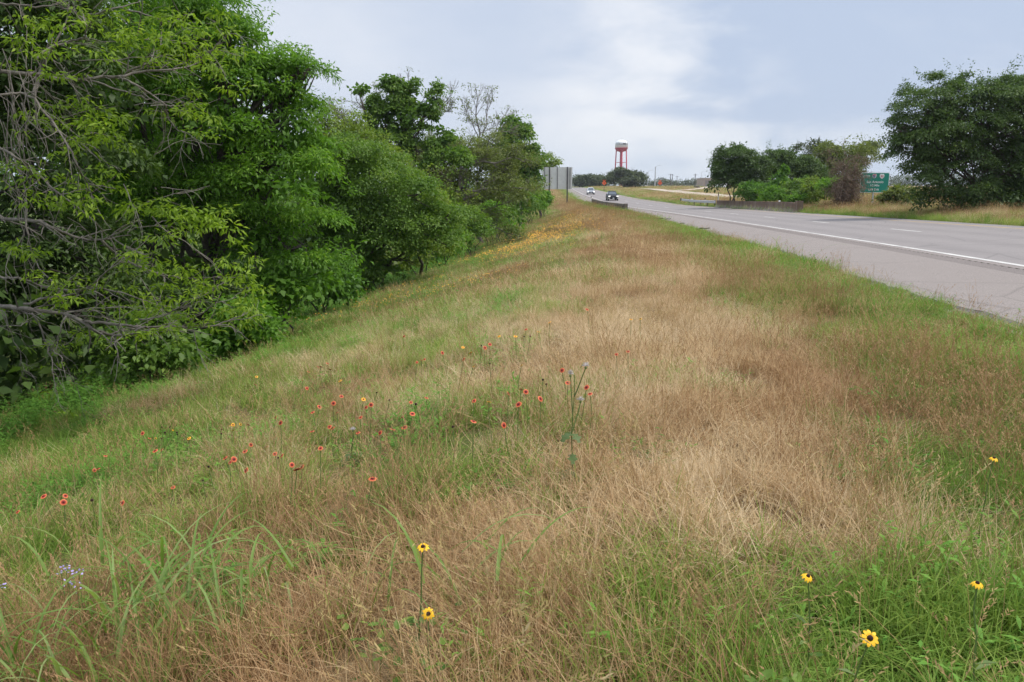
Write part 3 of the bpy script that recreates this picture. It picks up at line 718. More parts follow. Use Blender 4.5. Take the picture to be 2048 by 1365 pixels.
# grey, nearly bare trees in front of and beyond it
bare_tree('pecan_tree', gl(905, 56), [((900, 470), (930, 310), 1.4), ((905, 420), (1010, 340), 1.0), ((910, 400), (860, 300), 1.), ((920, 360), (975, 290), .8), ((900, 450), (1000, 410), .9), ((905, 460), (850, 350), .8), ((930, 330), (1040, 320), .7), ((910, 450), (1030, 470), .7), ((900, 440), (800, 400), .6), ((930, 380), (1060, 380), .7)], 54,
          'grey twiggy tree with few leaves leaning over the bank beyond the vine trees', M_twig, 4, M_leafolive, 1900, .12, .5, .17)
bare_tree('dead_top_tree', gl(955, 75), [((958, 330), (955, 200), 1.), ((958, 290), (985, 200), .6), ((958, 280), (930, 215), .5), ((962, 300), (1020, 260), .6), ((960, 310), (1010, 230), .5), ((958, 420), (958, 320), 1.2)], 74,
          'thin bare-topped tree standing up behind the grey twiggy tree', M_twig, 4, M_leafolive, 120, .11, .6, .2)
tree('hackberry_tree', gl(1040, 88), lob([(1035, 270, 22, 26), (1030, 300, 30, 34), (1050, 330, 34, 34), (1010, 320, 26, 30), (1052, 345, 18, 30), (1032, 370, 30, 28), (1022, 248, 10, 10), (1060, 300, 14, 12)], 88),
     'dark leafy tree at the far end of the left wood, left of the big sign', m=M_leafvine, n=560, size=.7, nl=20, ll=.3, lw=.19, trunk_r=.2, fill=.35)
tree('sycamore_tree', gl(1082, 104), lob([(1060, 335, 10, 32), (1054, 370, 13, 22), (1060, 384, 9, 14), (1052, 325, 9, 24)], 104),
     'narrow dark tree half hidden behind the big sign', m=M_leafvine, n=240, size=.8, nl=20, ll=.36, lw=.22, trunk_r=.18, fill=.3)
tree('willow_tree', gl(1100, 150), lob([(1100, 322, 14, 12), (1092, 345, 14, 20), (1108, 330, 9, 8)], 150),
     'small pale tree showing above the left top corner of the big sign', m=M_leafpale, n=120, size=.8, nl=16, ll=.36, lw=.18, trunk_r=.14, fill=.2)
tree('mulberry_tree', gl(970, 66), lob([(885, 320, 45, 40), (835, 370, 55, 45), (930, 300, 35, 30), (960, 345, 55, 45), (905, 330, 50, 45), (1000, 390, 45, 40), (930, 410, 60, 50), (870, 360, 50, 45), (830, 330, 45, 40), (990, 340, 30, 26)], 68),
     'broad mid green tree behind the grey twiggy tree', m=M_leafolive, n=900, size=.6, nl=22, ll=.2, lw=.12, trunk_r=.18, fill=.35)
# low shrubs along the foot of the trees
for px, py, rr, Y, m, lab in [
    (640, 560, 52, 24, M_leafbright, 'sunlit bright green shrub at the foot of the tall bright green tree'),
    (560, 590, 45, 19, M_leafgreen, 'dark shrub in the shade below the drooping green branches'),
    (745, 545, 38, 30, M_leafvine, 'shaded shrub beneath the vine-smothered tree'),
    (830, 500, 45, 37, M_leafpale, 'yellow-green shrub right of the vine-smothered tree'),
    (885, 485, 40, 43, M_leafgreen, 'round green shrub at the edge of the grass below the twiggy tree'),
    (940, 460, 40, 50, M_leafvine, 'low dark green shrub below the grey bare limbs'),
    (985, 440, 34, 60, M_leafgreen, 'small green shrub where the grass bank narrows'),
    (1030, 400, 34, 80, M_leafvine, 'bushy dark shrub below the far dark tree'),
    (1062, 398, 20, 92, M_leafvine, 'bushy dark shrub touching the left post of the big sign'),
    (1088, 396, 10, 100, M_leafgreen, 'small shrub sticking out in front of the big sign'),
    (480, 650, 50, 16.5, M_leafgreen, 'dim shrub behind the lowest bare limb'),
    (300, 690, 60, 14.5, M_leafvine, 'dim shrub behind the hanging vines at left'),
    (1078, 402, 12, 101, M_leafvine, 'low dark shrub behind the left post of the big sign'),
    (1058, 406, 22, 90, M_leafgreen, 'low green shrub where the wood meets the grass near the big sign'),
    (1005, 425, 30, 72, M_leafvine, 'low dark shrub left of the far dark tree'),
    (900, 420, 45, 52, M_leafpale, 'pale shrub tangled in the lower limbs of the twiggy tree'),
]:
    b = on_ground(px, Y); k = Y / F
    tree('shrub', b, lob([(px, py, rr, rr * .75), (px - rr * .7, py + rr * .2, rr * .7, rr * .55), (px + rr * .6, py + rr * .15, rr * .7, rr * .5), (px, py - rr * .5, rr * .6, rr * .5)], Y),
         lab, 'shrub', m, max(60, int(2.6 * rr)), .3 + Y * .004, 22, .09 + Y * .0017, .05 + Y * .0011, 'shrubs along the foot of the left wood', .05, fill=.3, stems=3, limbs=False, low=-1)
# the unlit depth of the wood behind the first row
wp, wn = [], []
for y in np.arange(5, 150, 1.0):
    e = float(x_edge(y)); n = 42 if y < 32 else 26
    o = rng.uniform(18.5 if y < 60 else 17, 34, n); x = e - o; yy = y + rng.uniform(-.5, .5, n)
    hmax = np.interp(y, [14, 25, 40, 60, 100, 150], [12, 10.5, 8, 8.5, 6.5, 5.5])
    z = z_ground(x, yy) + rng.uniform(0, 1, n) ** .8 * hmax
    wp.append(np.stack([x, yy, z], 1))
    if y < 40:
        n2_ = 16; o = rng.uniform(15.2, 18.5, n2_); x = e - o; yy = y + rng.uniform(-.5, .5, n2_); wp.append(np.stack([x, yy, z_ground(x, yy) + rng.uniform(0, 2.6, n2_)], 1))
wp = np.concatenate(wp); v, t = leaves(wp, rnd_dir(len(wp)) + [0, 0, .6], .8, 12, .34, .2, .3)
woods = quads_np('woods', v, M_leafdark, None, t); tag(woods, kind='stuff')
tk = MB()
for _ in range(46):
    y = rng.uniform(17, 70); x = float(x_edge(y)) - rng.uniform(15.2, 21); z = float(z_ground(x, y)); hh = rng.uniform(3, 6)
    tk.tube(limb_path((x, y, z - .2), (x + rng.normal() * .6, y + rng.normal() * .6, z + hh), 0, 5, .04), np.linspace(.07, .03, 5) * rng.uniform(.5, 1.6), 5)
saps = tk.build('undergrowth_stems', M_bark); tag(saps, kind='stuff')

# ---- right side: median trees
tree('live_oak_tree', on_ground(1975, 46), lob([(2090, 330, 120, 70), (2060, 190, 70, 45), (1850, 215, 70, 50), (1960, 210, 95, 50), (1870, 290, 90, 60), (1800, 262, 36, 26), (2000, 290, 110, 80, 1), (2100, 230, 120, 80), (1858, 338, 48, 34), (1915, 350, 95, 55), (1900, 240, 60, 40), (1850, 252, 50, 36), (1925, 272, 90, 60), (2015, 228, 60, 42), (1825, 290, 40, 26), (1885, 190, 45, 22), (1990, 178, 45, 22), (2040, 370, 110, 60), (1880, 168, 26, 16), (1940, 165, 30, 16), (1812, 308, 28, 16), (2130, 320, 120, 100)], 46),
     'large dark tree with many thin trunks, at the right edge beyond the road', m=M_leafdark, n=3800, size=.38, nl=26, ll=.135, lw=.065, trunk_r=.16, stems=6, fill=.35, bark=M_twigdark, low=-.6, shell=.45)
tree('understory_shrub', on_ground(1900, 44.5), lob([(1950, 402, 80, 26), (2080, 400, 80, 40), (1868, 395, 38, 26), (1930, 390, 50, 30), (1990, 400, 60, 28), (1836, 396, 22, 14), (2060, 400, 60, 34)], 45.5), 'dim scrub beneath the large dark tree right of the green sign', 'shrub', M_leafdark, 800, .45, 24, .12, .06, None, .05, fill=.5, stems=5, limbs=False, low=-1, bark=M_twigbrown)
tree('yaupon_tree', on_ground(1462, 92), lob([(1470, 320, 40, 22), (1450, 342, 26, 18), (1500, 340, 40, 26), (1438, 332, 12, 7), (1436, 352, 10, 7), (1460, 365, 32, 26), (1500, 375, 36, 24), (1480, 310, 30, 14)], 92),
     'dark rounded tree left of the row behind the concrete wall', m=M_leafdark, n=900, size=.6, nl=24, ll=.21, lw=.115, trunk_r=.14, stems=3, fill=.35)
tree('yaupon_tree', on_ground(1555, 96), lob([(1545, 325, 34, 18), (1570, 345, 40, 30), (1530, 350, 34, 28), (1600, 335, 34, 22), (1620, 355, 30, 26), (1560, 315, 26, 12)], 96),
     'dark rounded tree behind the bright sapling, second in the row behind the wall', m=M_leafdark, n=900, size=.6, nl=24, ll=.21, lw=.115, trunk_r=.14, stems=3, fill=.35)
tree('oak_tree', on_ground(1632, 140), lob([(1625, 296, 28, 12), (1610, 300, 16, 9), (1645, 305, 22, 12), (1640, 330, 40, 24)], 140),
     'grey-green tree crown peeping over the middle of the right-hand row', m=M_leaffar, n=240, size=.9, nl=18, ll=.36, lw=.2, trunk_r=.18, twigs=16, fill=.25)
tree('elm_tree', on_ground(1672, 118), lob([(1670, 305, 34, 18), (1660, 335, 44, 30), (1700, 330, 40, 32), (1690, 360, 50, 30), (1730, 320, 30, 24), (1740, 300, 18, 12)], 118),
     'yellow-green tree behind the brown vine-covered bush', m=M_leafolive, n=520, size=.8, nl=20, ll=.32, lw=.18, trunk_r=.18, fill=.3)
tree('sapling', on_ground(1566, 84), lob([(1565, 352, 7, 18), (1568, 338, 3, 10), (1560, 372, 20, 18), (1575, 385, 22, 16), (1545, 385, 18, 14)], 84),
     'bright yellow-green pointed sapling rising above the bushes behind the wall', m=M_leafbright, n=260, size=.25, nl=16, ll=.24, lw=.13, trunk_r=.06, fill=.2)
for px, py, rr, Y, m, lab in [
    (1505, 385, 26, 86, M_leafbright, 'bright green bush above the concrete wall, left of the sapling'),
    (1545, 392, 22, 82, M_leafgreen, 'green bush directly behind the right half of the concrete wall'),
    (1600, 380, 26, 78, M_leafvine, 'dark green bush just right of the sapling'),
    (1640, 378, 28, 74, M_leafpale, 'grey-green bush between the sapling and the brown vine-covered bush'),
    (1668, 372, 24, 70, M_leafgreen, 'green bush touching the left side of the brown vine-covered bush'),
    (1600, 400, 16, 74, M_leafgreen, 'low bush at the right end of the concrete wall'),
    (1800, 392, 24, 62, M_leafolive, 'thin scrubby bush right of the green sign'),
]:
    tree('bush', on_ground(px, Y), lob([(px, py, rr, rr * .8), (px - rr * .7, py + rr * .3, rr * .7, rr * .5), (px + rr * .7, py + rr * .2, rr * .7, rr * .6), (px, py + rr * .6, rr * .9, rr * .5)], Y), lab, 'bush', m, int(5 * rr), .45, 22, .2, .11, 'bushes in the highway median', .05, fill=.35, stems=3, limbs=False)
# dead vine-choked bush in front of the sign's left edge
def vine_bush():
    b = on_ground(1690, 66); root = thing('vine_bush', b, 'brown leafless bush choked with dry vines, hiding the left side of the green sign', 'bush'); mb = MB(); tips = []
    for k in range(16):
        a = P(1682 + rng.normal() * 12, 402, 66 + rng.normal() * .5); e = P(1699 + rng.normal() * 20, 335 + rng.uniform(-35, 45), 66 + rng.normal() * .8); lp = limb_path(a, e, .06, 7, .05)
        mb.tube(lp, np.linspace(.05, .02, 7) * rng.uniform(.5, 1.2), 4)
        for i in range(1, 7):
            for _ in range(2): bare(mb, lp[i], unit(rnd_dir(1)[0] + [0, 0, .2]), rng.uniform(.4, .9), .018, 2, .9, -.05, 3, tips, .007, .05)
    mb.build('stems', M_twigbrown, root)['kind'] = 'stuff'
    t = np.array([q for q, _ in tips]); t = t[rng.choice(len(t), min(800, len(t)), replace=False)]
    v, ti = leaves(t, rnd_dir(len(t)), .25, 8, .12, .045); quads_np('crown', v, M_leafbrown, root, ti)
    t2 = np.array([P(1722 + rng.normal() * 16, 300 + rng.normal() * 12, 67) for _ in range(46)]); v, ti = leaves(t2, np.tile([0, 0, 1.], (len(t2), 1)), .4, 14, .2, .1); quads_np('crown', v, M_leafolive, root, ti)['kind'] = 'stuff'
vine_bush()

# ---- far trees under the water tower and along the skyline
tree('far_tree', on_ground(1180, 420), lob([(1172, 363, 18, 9), (1190, 361, 14, 9), (1160, 366, 10, 7), (1180, 368, 24, 8), (1200, 366, 9, 8)], 420), 'dark rounded clump of trees between the big sign and the water tower', m=M_leaffar, n=320, size=2.0, nl=20, ll=1.0, lw=.7, trunk_r=.4, fill=.4)
tree('far_oak_tree', on_ground(1248, 330), lob([(1248, 352, 22, 13), (1228, 358, 16, 10), (1268, 355, 18, 11), (1280, 362, 14, 9), (1216, 360, 9, 6), (1255, 362, 34, 10), (1246, 344, 12, 7), (1275, 350, 8, 5)], 330), 'broad grey-green oak standing in front of the water tower legs', m=M_leaffar, n=520, size=1.3, nl=22, ll=.6, lw=.4, trunk_r=.4, stems=4, fill=.25, twigs=30, bark=M_twig)
fp = []
for px in np.arange(-60, 2100, 3):
    hgt = 4 + 5 * float(vnoise(px, 0, 24, 31)) + 4 * float(vnoise(px, 0, 7, 32)); Y = 700 + 60 * float(vnoise(px, 0, 40, 33)); b = on_ground(px, Y)
    if 1290 < px < 1420: hgt *= .62
    for _ in range(13): fp.append(b + np.array([rng.normal() * 1.2, rng.normal() * 4, rng.uniform(0, hgt) - .5]))
fp = np.array(fp); v, t = leaves(fp, rnd_dir(len(fp)) + [0, 0, .8], 1.6, 8, 1.2, .9)
far = quads_np('distant_woods', v, M_leaffar, None, t); tag(far, kind='stuff')

# ------------------------------------------------------------------ water tower
def text_mesh(txt, size, align='CENTER', ext=0.):
    c = bpy.data.curves.new('lettering', 'FONT'); c.body = txt; c.size = size; c.align_x = align; c.align_y = 'CENTER'; c.extrude = ext; c.resolution_u = 3; c.offset = size * .012
    o = bpy.data.objects.new('lettering', c); COL.objects.link(o); dg = bpy.context.evaluated_depsgraph_get()
    me = bpy.data.meshes.new_from_object(o.evaluated_get(dg)); bpy.data.objects.remove(o); bpy.data.curves.remove(c)
    return me
def water_tower():
    Y = 845; X = (1237 - 1024) / F * Y; zb = float(z_ground(X, Y)); k = Y / F
    zt = lambda py: float(P(1237, py, Y)[2])
    root = thing('water_tower', (X, Y, zb), 'white water tower on red legs standing above the far trees', 'water tower')
    Rr = 6.55; z0, z1, z2 = zt(296.5), zt(303.2), zt(280.0)
    pr = [(Rr, z0 - zb)] + [(Rr, z0 - zb + (z2 - z0) * .52)] + [(Rr * math.cos(a), z0 - zb + (z2 - z0) * (.52 + .48 * math.sin(a))) for a in np.linspace(.12, math.pi / 2 - .01, 12)]
    tank = MB().lathe(pr, 40, (X, Y, zb)).build('tank', M_tank, root, True)
    bw = [(1.0, z1 - zb - 1.6), (1.5, z1 - zb - .8), (3.0, z1 - zb - .1), (5.0, z1 - zb + .25), (5.6, z1 - zb + .9), (Rr + .06, z0 - zb - .25), (Rr + .25, z0 - zb - .15), (Rr + .25, z0 - zb + .1), (Rr - .02, z0 - zb + .1)]
    MB().lathe(bw, 40, (X, Y, zb)).build('bowl', M_red, root, True)
    MB().lathe([(.82, -.3), (.82, z1 - zb - 1.4)], 16, (X, Y, zb)).build('riser', M_red, root, True)
    pts = []
    for i in range(4):
        a = i * math.pi / 2 + .02
        p0 = np.array([X + 6.6 * math.cos(a), Y + 6.6 * math.sin(a), zb - .3]); p1 = np.array([X + 5.2 * math.cos(a), Y + 5.2 * math.sin(a), z1 + .5]); pts.append((p0, p1))
        MB().tube([p0, p1], [.64, .58], 12).build('leg', M_red, root, True)
    zb2 = zt(325.5)
    br = [p0 + (p1 - p0) * ((zb2 - p0[2]) / (p1[2] - p0[2])) for p0, p1 in pts]
    for i in range(4):
        MB().tube([br[i], br[(i + 1) % 4]], [.22, .22], 6).build('brace', M_red, root)
        MB().tube([br[i], np.array([X, Y, zb2])], [.15, .15], 6).build('brace', M_red, root)
    me = text_mesh('COLUMBUS', 2.7); n = len(me.vertices); co = np.empty(n * 3, np.float32); me.vertices.foreach_get('co', co); co = co.reshape(-1, 3)
    a = co[:, 0] / Rr + R(-90 + 3); zc = zt(289.2)
    co = np.stack([X + (Rr + .1) * np.cos(a), Y + (Rr + .1) * np.sin(a), zc + co[:, 1] * 1.25], 1); me.vertices.foreach_set('co', co.astype(np.float32).ravel())
    l = link('lettering', me, M_letters, root)
    MB().tube([(X, Y, z2 - .1), (X, Y, z2 + 1.4)], [.12, .06], 6).build('beacon_mast', M_darksteel, root)
water_tower()

# ------------------------------------------------------------------ back of the big sign
def big_sign():
    Y = 134; b1, b2 = on_ground(1097.5, Y), on_ground(1132.5, Y)
    root = thing('guide_sign', ((b1[0] + b2[0]) / 2, Y, (b1[2] + b2[2]) / 2), 'back of a wide highway sign of horizontal grey sheets on two dark posts', 'sign')
    x0, x1 = P(1085, 340, Y)[0], P(1145, 340, Y)[0]; zt, zbm = P(1100, 335, Y)[2], P(1100, 378.6, Y)[2]; n = 12; h = (zt - zbm) / n
    for i in range(n): MB().box(((x0 + x1) / 2, Y + .3, zbm + h * (i + .5)), (x1 - x0, .05, h - .02)).build('panel', M_sheet, root)
    for i in range(n + 1): MB().box(((x0 + x1) / 2, Y + .282, zbm + h * i), (x1 - x0, .04, .035)).build('panel_flange', M_sheet, root)
    for px in (1089.5, 1115, 1140.5): MB().box((P(px, 340, Y)[0], Y + .2, (zt + zbm) / 2), (.09, .07, zt - zbm - .05)).build('stiffener', M_darksteel, root)
    for bb in (b1, b2): MB().box((bb[0], Y + .1, (bb[2] + zt) / 2 - .1), (.2, .14, zt - bb[2] + .3)).build('post', M_darksteel, root)
big_sign()

# ------------------------------------------------------------------ green guide sign in the median
def green_sign():
    Y = 68.; tl, br = P(1722, 345.5, Y), P(1776.5, 386, Y); x0, x1, zt, zb = tl[0], br[0], tl[2], br[2]; w_, h = x1 - x0, zt - zb; cx, cz = (x0 + x1) / 2, (zt + zb) / 2
    bx = on_ground(1762, Y); root = thing('guide_sign', (cx, Y, bx[2]), 'green highway sign reading San Antonio, partly behind the brown bush', 'sign')
    def rr(wd, hh, rad, yy, nm, m, c=(cx, cz)):
        v = []; 
        for sx, sz, a0 in ((1, 1, 0), (-1, 1, 90), (-1, -1, 180), (1, -1, 270)):
            for a in np.linspace(a0, a0 + 90, 6): v.append((c[0] + sx * (wd / 2 - rad) + rad * math.cos(R(a)), yy, c[1] + sz * (hh / 2 - rad) + rad * math.sin(R(a))))
        k = len(v); vb = [(x, y + .03, z) for x, y, z in v]
        f = [tuple(range(k))[::-1], tuple(range(k, 2 * k))] + [(i, (i + 1) % k, k + (i + 1) % k, k + i) for i in range(k)]
        return MB().add(v + vb, f).build(nm, m, root)
    rr(w_, h, .14, Y, 'border', M_signwhite); rr(w_ - .09, h - .09, .11, Y - .004 - .03 + .03 - .004, 'panel', M_signgreen)
    def put(txt, px, py, hpx, m=M_signwhite):
        me = text_mesh(txt, hpx * Y / F * 1.45); c = P(px, py, Y)
        for vt in me.vertices: vt.co = (c[0] + vt.co.x, Y - .014, c[2] + vt.co.y)
        return link('lettering', me, m, root)
    put('WEST', 1733, 353, 3.6); put('San Antonio', 1750, 364.5, 4.6); put('1/2 Mile', 1749, 371.5, 4.0); put('Left Exit', 1747, 379.5, 4.2)
    def shield(px, py, rp, mw, mi, txt, mt):
        k = Y / F * rp; c = P(px, py, Y)
        sh = [(-.8, .8), (-.4, 1), (0, .85), (.4, 1), (.8, .8), (1, .2), (.8, -.45), (.35, -.85), (0, -1), (-.35, -.85), (-.8, -.45), (-1, .2)]
        for s_, yy, m in ((1., Y - .014, mw), (.82, Y - .018, mi)):
            MB().add([(c[0] + a * k * s_, yy, c[2] + b * k * s_) for a, b in sh], [tuple(range(12))[::-1]]).build('shield', m, root)
        me = text_mesh(txt, k * 1.2)
        for vt in me.vertices: vt.co = (c[0] + vt.co.x, Y - .022, c[2] - .1 * k + vt.co.y)
        link('lettering', me, mt, root)
        if mi is M_blue: MB().add([(c[0] + a * k * .82, Y - .022, c[2] + b * k * .82) for a, b in [(-.8, .8), (-.4, 1), (0, .85), (.4, 1), (.8, .8), (.92, .45), (-.92, .45)]], [tuple(range(7))[::-1]]).build('shield_band', M_shred, root)
    shield(1749, 352.5, 4.2, M_signwhite, M_blue, '10', M_signwhite); shield(1764, 353, 4.8, M_signwhite, M_signwhite, '90', M_shred)
    for px in (1735, 1762):
        b = on_ground(px, Y); MB().box((b[0], Y + .08, (b[2] + zt) / 2 - .1), (.11, .09, zt - b[2] + .2)).build('post', M_galv, root)
green_sign()

# ------------------------------------------------------------------ bridge rails, guardrail, delineators
def along(y, off, dz=0.): w0 = float(fi(XW, y)); return np.array([w0 + off, y, float(z_road(w0 + off, y)) + dz])
def parapet():
    ya, yb = 66.5, 98; b = along((ya + yb) / 2, RED - .1)
    root = thing('bridge_parapet', b, 'long rust-stained concrete bridge wall on the far side of the road', 'wall')
    ys_ = np.arange(ya, yb + .01, 1.5); v = []; sec = [(-.22, 0), (-.05, .28), (-.02, .8), (.22, .8), (.22, -.4), (-.22, -.4)]
    for y in ys_:
        for a, z in sec:
            zz = z * (1 if z <= 0 else np.interp(y, [ya, ya + 2.2], [.86, 1.0])); v.append(along(y, RED + .12 + a, zz))
    k = len(sec); f = [(i * k + j, i * k + (j + 1) % k, (i + 1) * k + (j + 1) % k, (i + 1) * k + j) for i in range(len(ys_) - 1) for j in range(k)] + [tuple(range(k)), tuple(range((len(ys_) - 1) * k, len(ys_) * k))[::-1]]
    o = MB().add(v, f).build('wall', M_conc, root)
    # texture heights follow the deck
    c = along(ya, RED + .12, .0); MB().box(along(ya - .05, RED + .12, .45), (.5, .5, .95)).build('end_post', M_conc, root)
    MB().lathe([(.07, .0), (.09, .06), (.07, .12), (.02, .14)], 8, along(73, RED + .24, .8)).build('reflector', M_signwhite, root)
parapet()
def guard_rail():
    ya, yb = 98.6, 121; b = along(ya + 8, RED + .3)
    root = thing('guardrail', b, 'galvanised guardrail running on from the left end of the concrete bridge wall', 'guardrail')
    ys_ = np.arange(ya, yb + .01, .95); prof = [(0, .42), (-.07, .47), (-.07, .52), (0, .57), (-.0, .61), (-.07, .66), (-.07, .71), (0, .75)]; v = []
    for y in ys_:
        fl = .05 * max(0, y - 112)
        for a, z in prof: v.append(along(y, RED + .12 + a + fl, z))
    k = len(prof); f = [(i * k + j, i * k + j + 1, (i + 1) * k + j + 1, (i + 1) * k + j) for i in range(len(ys_) - 1) for j in range(k - 1)]
    o = MB().add(v, f).build('rail', M_galv, root); so_ = o.modifiers.new('thickness', 'SOLIDIFY'); so_.thickness = .012
    for y in np.arange(ya + 1, yb, 3.8):
        fl = .05 * max(0, y - 112); MB().box(along(y, RED + .27 + fl, .28), (.16, .16, 1.05)).build('post', M_wood, root)
    MB().box(along(yb + .2, RED + .1 + .45, .58), (.1, .5, .42)).build('end_terminal', M_darksteel, root)
guard_rail()
def delineator(p, label, hh=1.2, m=M_signwhite, top=M_orange):
    root = thing('delineator_post', p, label, 'marker post', 'flexible marker posts by the rails')
    x, y, z = p; MB().box((x, y, z + hh * .38), (.1, .03, hh * .76 + .1)).build('post', m, root); MB().box((x, y, z + hh * .88), (.11, .035, hh * .24 - .005)).build('marker', top, root)
delineator(along(98.3, RED + .35), 'tall white marker post with dark orange top where guardrail meets concrete wall', 1.75, M_signwhite, M_twigbrown)
delineator(along(106, RED + .55), 'short white marker post behind the middle of the guardrail', 1.05, M_signwhite, M_darksteel)
delineator(along(114, RED + .6), 'low white marker post behind the far end of the guardrail', .95, M_signwhite, M_signwhite)
delineator(along(133, -SHO + .2), 'small brown marker post at the far end of the near bridge rail', 1.15, M_signwhite, M_twigbrown)
def near_rail():
    ya, yb = 90, 129; b = along((ya + yb) / 2, -SHO)
    root = thing('bridge_rail', b, 'low weathered concrete bridge rail half hidden by grass at the road bend', 'bridge rail')
    ys_ = np.arange(ya, yb + .01, 1.5)
    def beam(z0, z1, x0, x1, nm, m):
        v = []
        for y in ys_: v += [along(y, -SHO + a, z) for a, z in ((x0, z0), (x1, z0), (x1, z1), (x0, z1))]
        f = [(i * 4 + j, i * 4 + (j + 1) % 4, (i + 1) * 4 + (j + 1) % 4, (i + 1) * 4 + j) for i in range(len(ys_) - 1) for j in range(4)] + [(0, 1, 2, 3), tuple(range((len(ys_) - 1) * 4, len(ys_) * 4))[::-1]]
        return MB().add(v, f).build(nm, m, root)
    beam(.60, .84, -.15, .12, 'rail', M_oldconc); beam(-.5, .2, -.22, .12, 'curb', M_oldconc)
    for y in np.arange(ya + .3, yb, 2.4): MB().box(along(y, -SHO - .02, .41), (.2, .42, .42)).build('baluster', M_oldconc, root)
    MB().box(along(ya - .2, -SHO - .02, .4), (.4, .5, 1.0)).build('end_post', M_oldconc, root)
near_rail()

# ------------------------------------------------------------------ cars
def car(y, paint, label, Lc=4.7, Wc=1.86, H=1.68, suv=True):
    c = along(y, 1.85); dx = float(fi(XW, y + 3) - fi(XW, y - 3)) / 6; rz = -math.atan(dx)
    root = thing('car', c, label, 'car', 'cars coming along the highway', 0)
    Rm = np.array(Matrix.Rotation(rz, 3, 'Z'))
    tilt = (float(fi(ZW, y + 3) - fi(ZW, y - 3))) / 6
    def W_(v):
        v = np.asarray(v, float) @ Rm.T; v = v + c; v[..., 2] += (v[..., 1] - c[1]) * tilt; return v
    def put(mb, nm, m, par=root, smooth=False):
        mb.v = [W_(a) for a in mb.v]; return mb.build(nm, m, par, smooth)
    h2 = Wc / 2
    # body: rings from nose (-y, facing the camera) to tail
    rings = [(-2.33, .62, .42, .72), (-2.25, .80, .30, .84), (-2.0, .90, .24, .93), (-1.35, .93, .24, 1.00), (-.95, .93, .24, 1.05), (.8, .93, .24, 1.08), (1.9, .93, .24, 1.08), (2.2, .90, .28, 1.06), (2.33, .80, .42, .98)]
    mb = MB(); v = []
    for yy, hw, zl, zh in rings:
        hw *= Wc / 1.86; m_ = (zl + zh) / 2
        v += [(-hw * .9, yy, zl), (hw * .9, yy, zl), (hw, yy, zl + .12), (hw, yy, m_ + .1), (hw * .94, yy, zh - .06), (hw * .8, yy, zh), (-hw * .8, yy, zh), (-hw * .94, yy, zh - .06), (-hw, yy, m_ + .1), (-hw, yy, zl + .12)]
    k = 10; f = [(i * k + j, i * k + (j + 1) % k, (i + 1) * k + (j + 1) % k, (i + 1) * k + j) for i in range(len(rings) - 1) for j in range(k)] + [tuple(range(k))[::-1], tuple(range((len(rings) - 1) * k, len(rings) * k))]
    mb.add(v, f); put(mb, 'body', paint, smooth=False)
    zr = H
    def cab(w0, w1, ya, yb, yc, yd, z0, z1, nm, m):
        put(MB().add([(-w0, ya, z0), (w0, ya, z0), (w0, yd, z0), (-w0, yd, z0), (-w1, yb, z1), (w1, yb, z1), (w1, yc, z1), (-w1, yc, z1)], [(0, 3, 2, 1), (4, 5, 6, 7), (0, 1, 5, 4), (1, 2, 6, 5), (2, 3, 7, 6), (3, 0, 4, 7)]), nm, m)
    cab(h2 * .9, h2 * .68, -1.05, -.3, 1.55, 2.12, 1.03, zr - .06, 'cabin', paint)
    cab(h2 * .66, h2 * .62, -.32, -.12, 1.45, 1.6, zr - .07, zr, 'roof', paint)
    def quad(p, nm, m): put(MB().add(p, [(0, 1, 2, 3)]), nm, m)
    e = .012
    quad([(-h2 * .78, -1.02 - e * 3, 1.08), (h2 * .78, -1.02 - e * 3, 1.08), (h2 * .6, -.37 - e * 3, zr - .12), (-h2 * .6, -.37 - e * 3, zr - .12)], 'windshield', M_glass)
    for s in (-1, 1):
        quad([(s * (h2 * .885 + e), -.8, 1.1), (s * (h2 * .885 + e), 1.8, 1.1), (s * (h2 * .71 + e), 1.42, zr - .14), (s * (h2 * .71 + e), -.22, zr - .14)], 'side_window', M_glass)
        put(MB().box((s * h2 * .74, -2.2, .80), (.36, .18, .13)), 'headlight', M_lampglass)
        put(MB().box((s * h2 * .76, -2.29, .47), (.2, .1, .09)), 'fog_lamp', M_lampglass)
        put(MB().box((s * (h2 + .1), -.72, 1.12), (.2, .1, .14)), 'mirror', M_black)
        for yy in (-1.42, 1.42):
            a = np.linspace(0, 2 * np.pi, 18, endpoint=False)
            def disc(r, x0, x1):
                q = MB(); vv = [(x0, yy + r * math.cos(t), .35 + r * math.sin(t)) for t in a] + [(x1, yy + r * math.cos(t), .35 + r * math.sin(t)) for t in a]
                q.add(vv, [tuple(range(18)), tuple(range(18, 36))[::-1]] + [(i, 18 + i, 18 + (i + 1) % 18, (i + 1) % 18) for i in range(18)]); return q
            wh = put(disc(.35, s * (h2 - .22), s * (h2 + .012)), 'wheel', M_tyre); put(disc(.22, s * (h2 - .1), s * (h2 + .02)), 'rim', M_rim, wh)
            wh.matrix_parent_inverse = Matrix.Translation(-Vector(c)); ORIG[wh.name] = Vector((0, 0, 0))
    put(MB().box((0, -2.3, .66), (.95, .1, .2)), 'grille', M_black); put(MB().box((0, -2.31, .40), (1.5, .1, .2)), 'bumper', M_black); put(MB().box((0, -2.375, .46), (.3, .02, .15)), 'number_plate', M_signwhite)
    return root
car(147, M_carblack, 'black car with lit-looking headlamps, nearer of the two oncoming cars')
car(212, M_carsilver, 'pale silver car, farther of the two oncoming cars', 4.9, 1.9, 1.78)

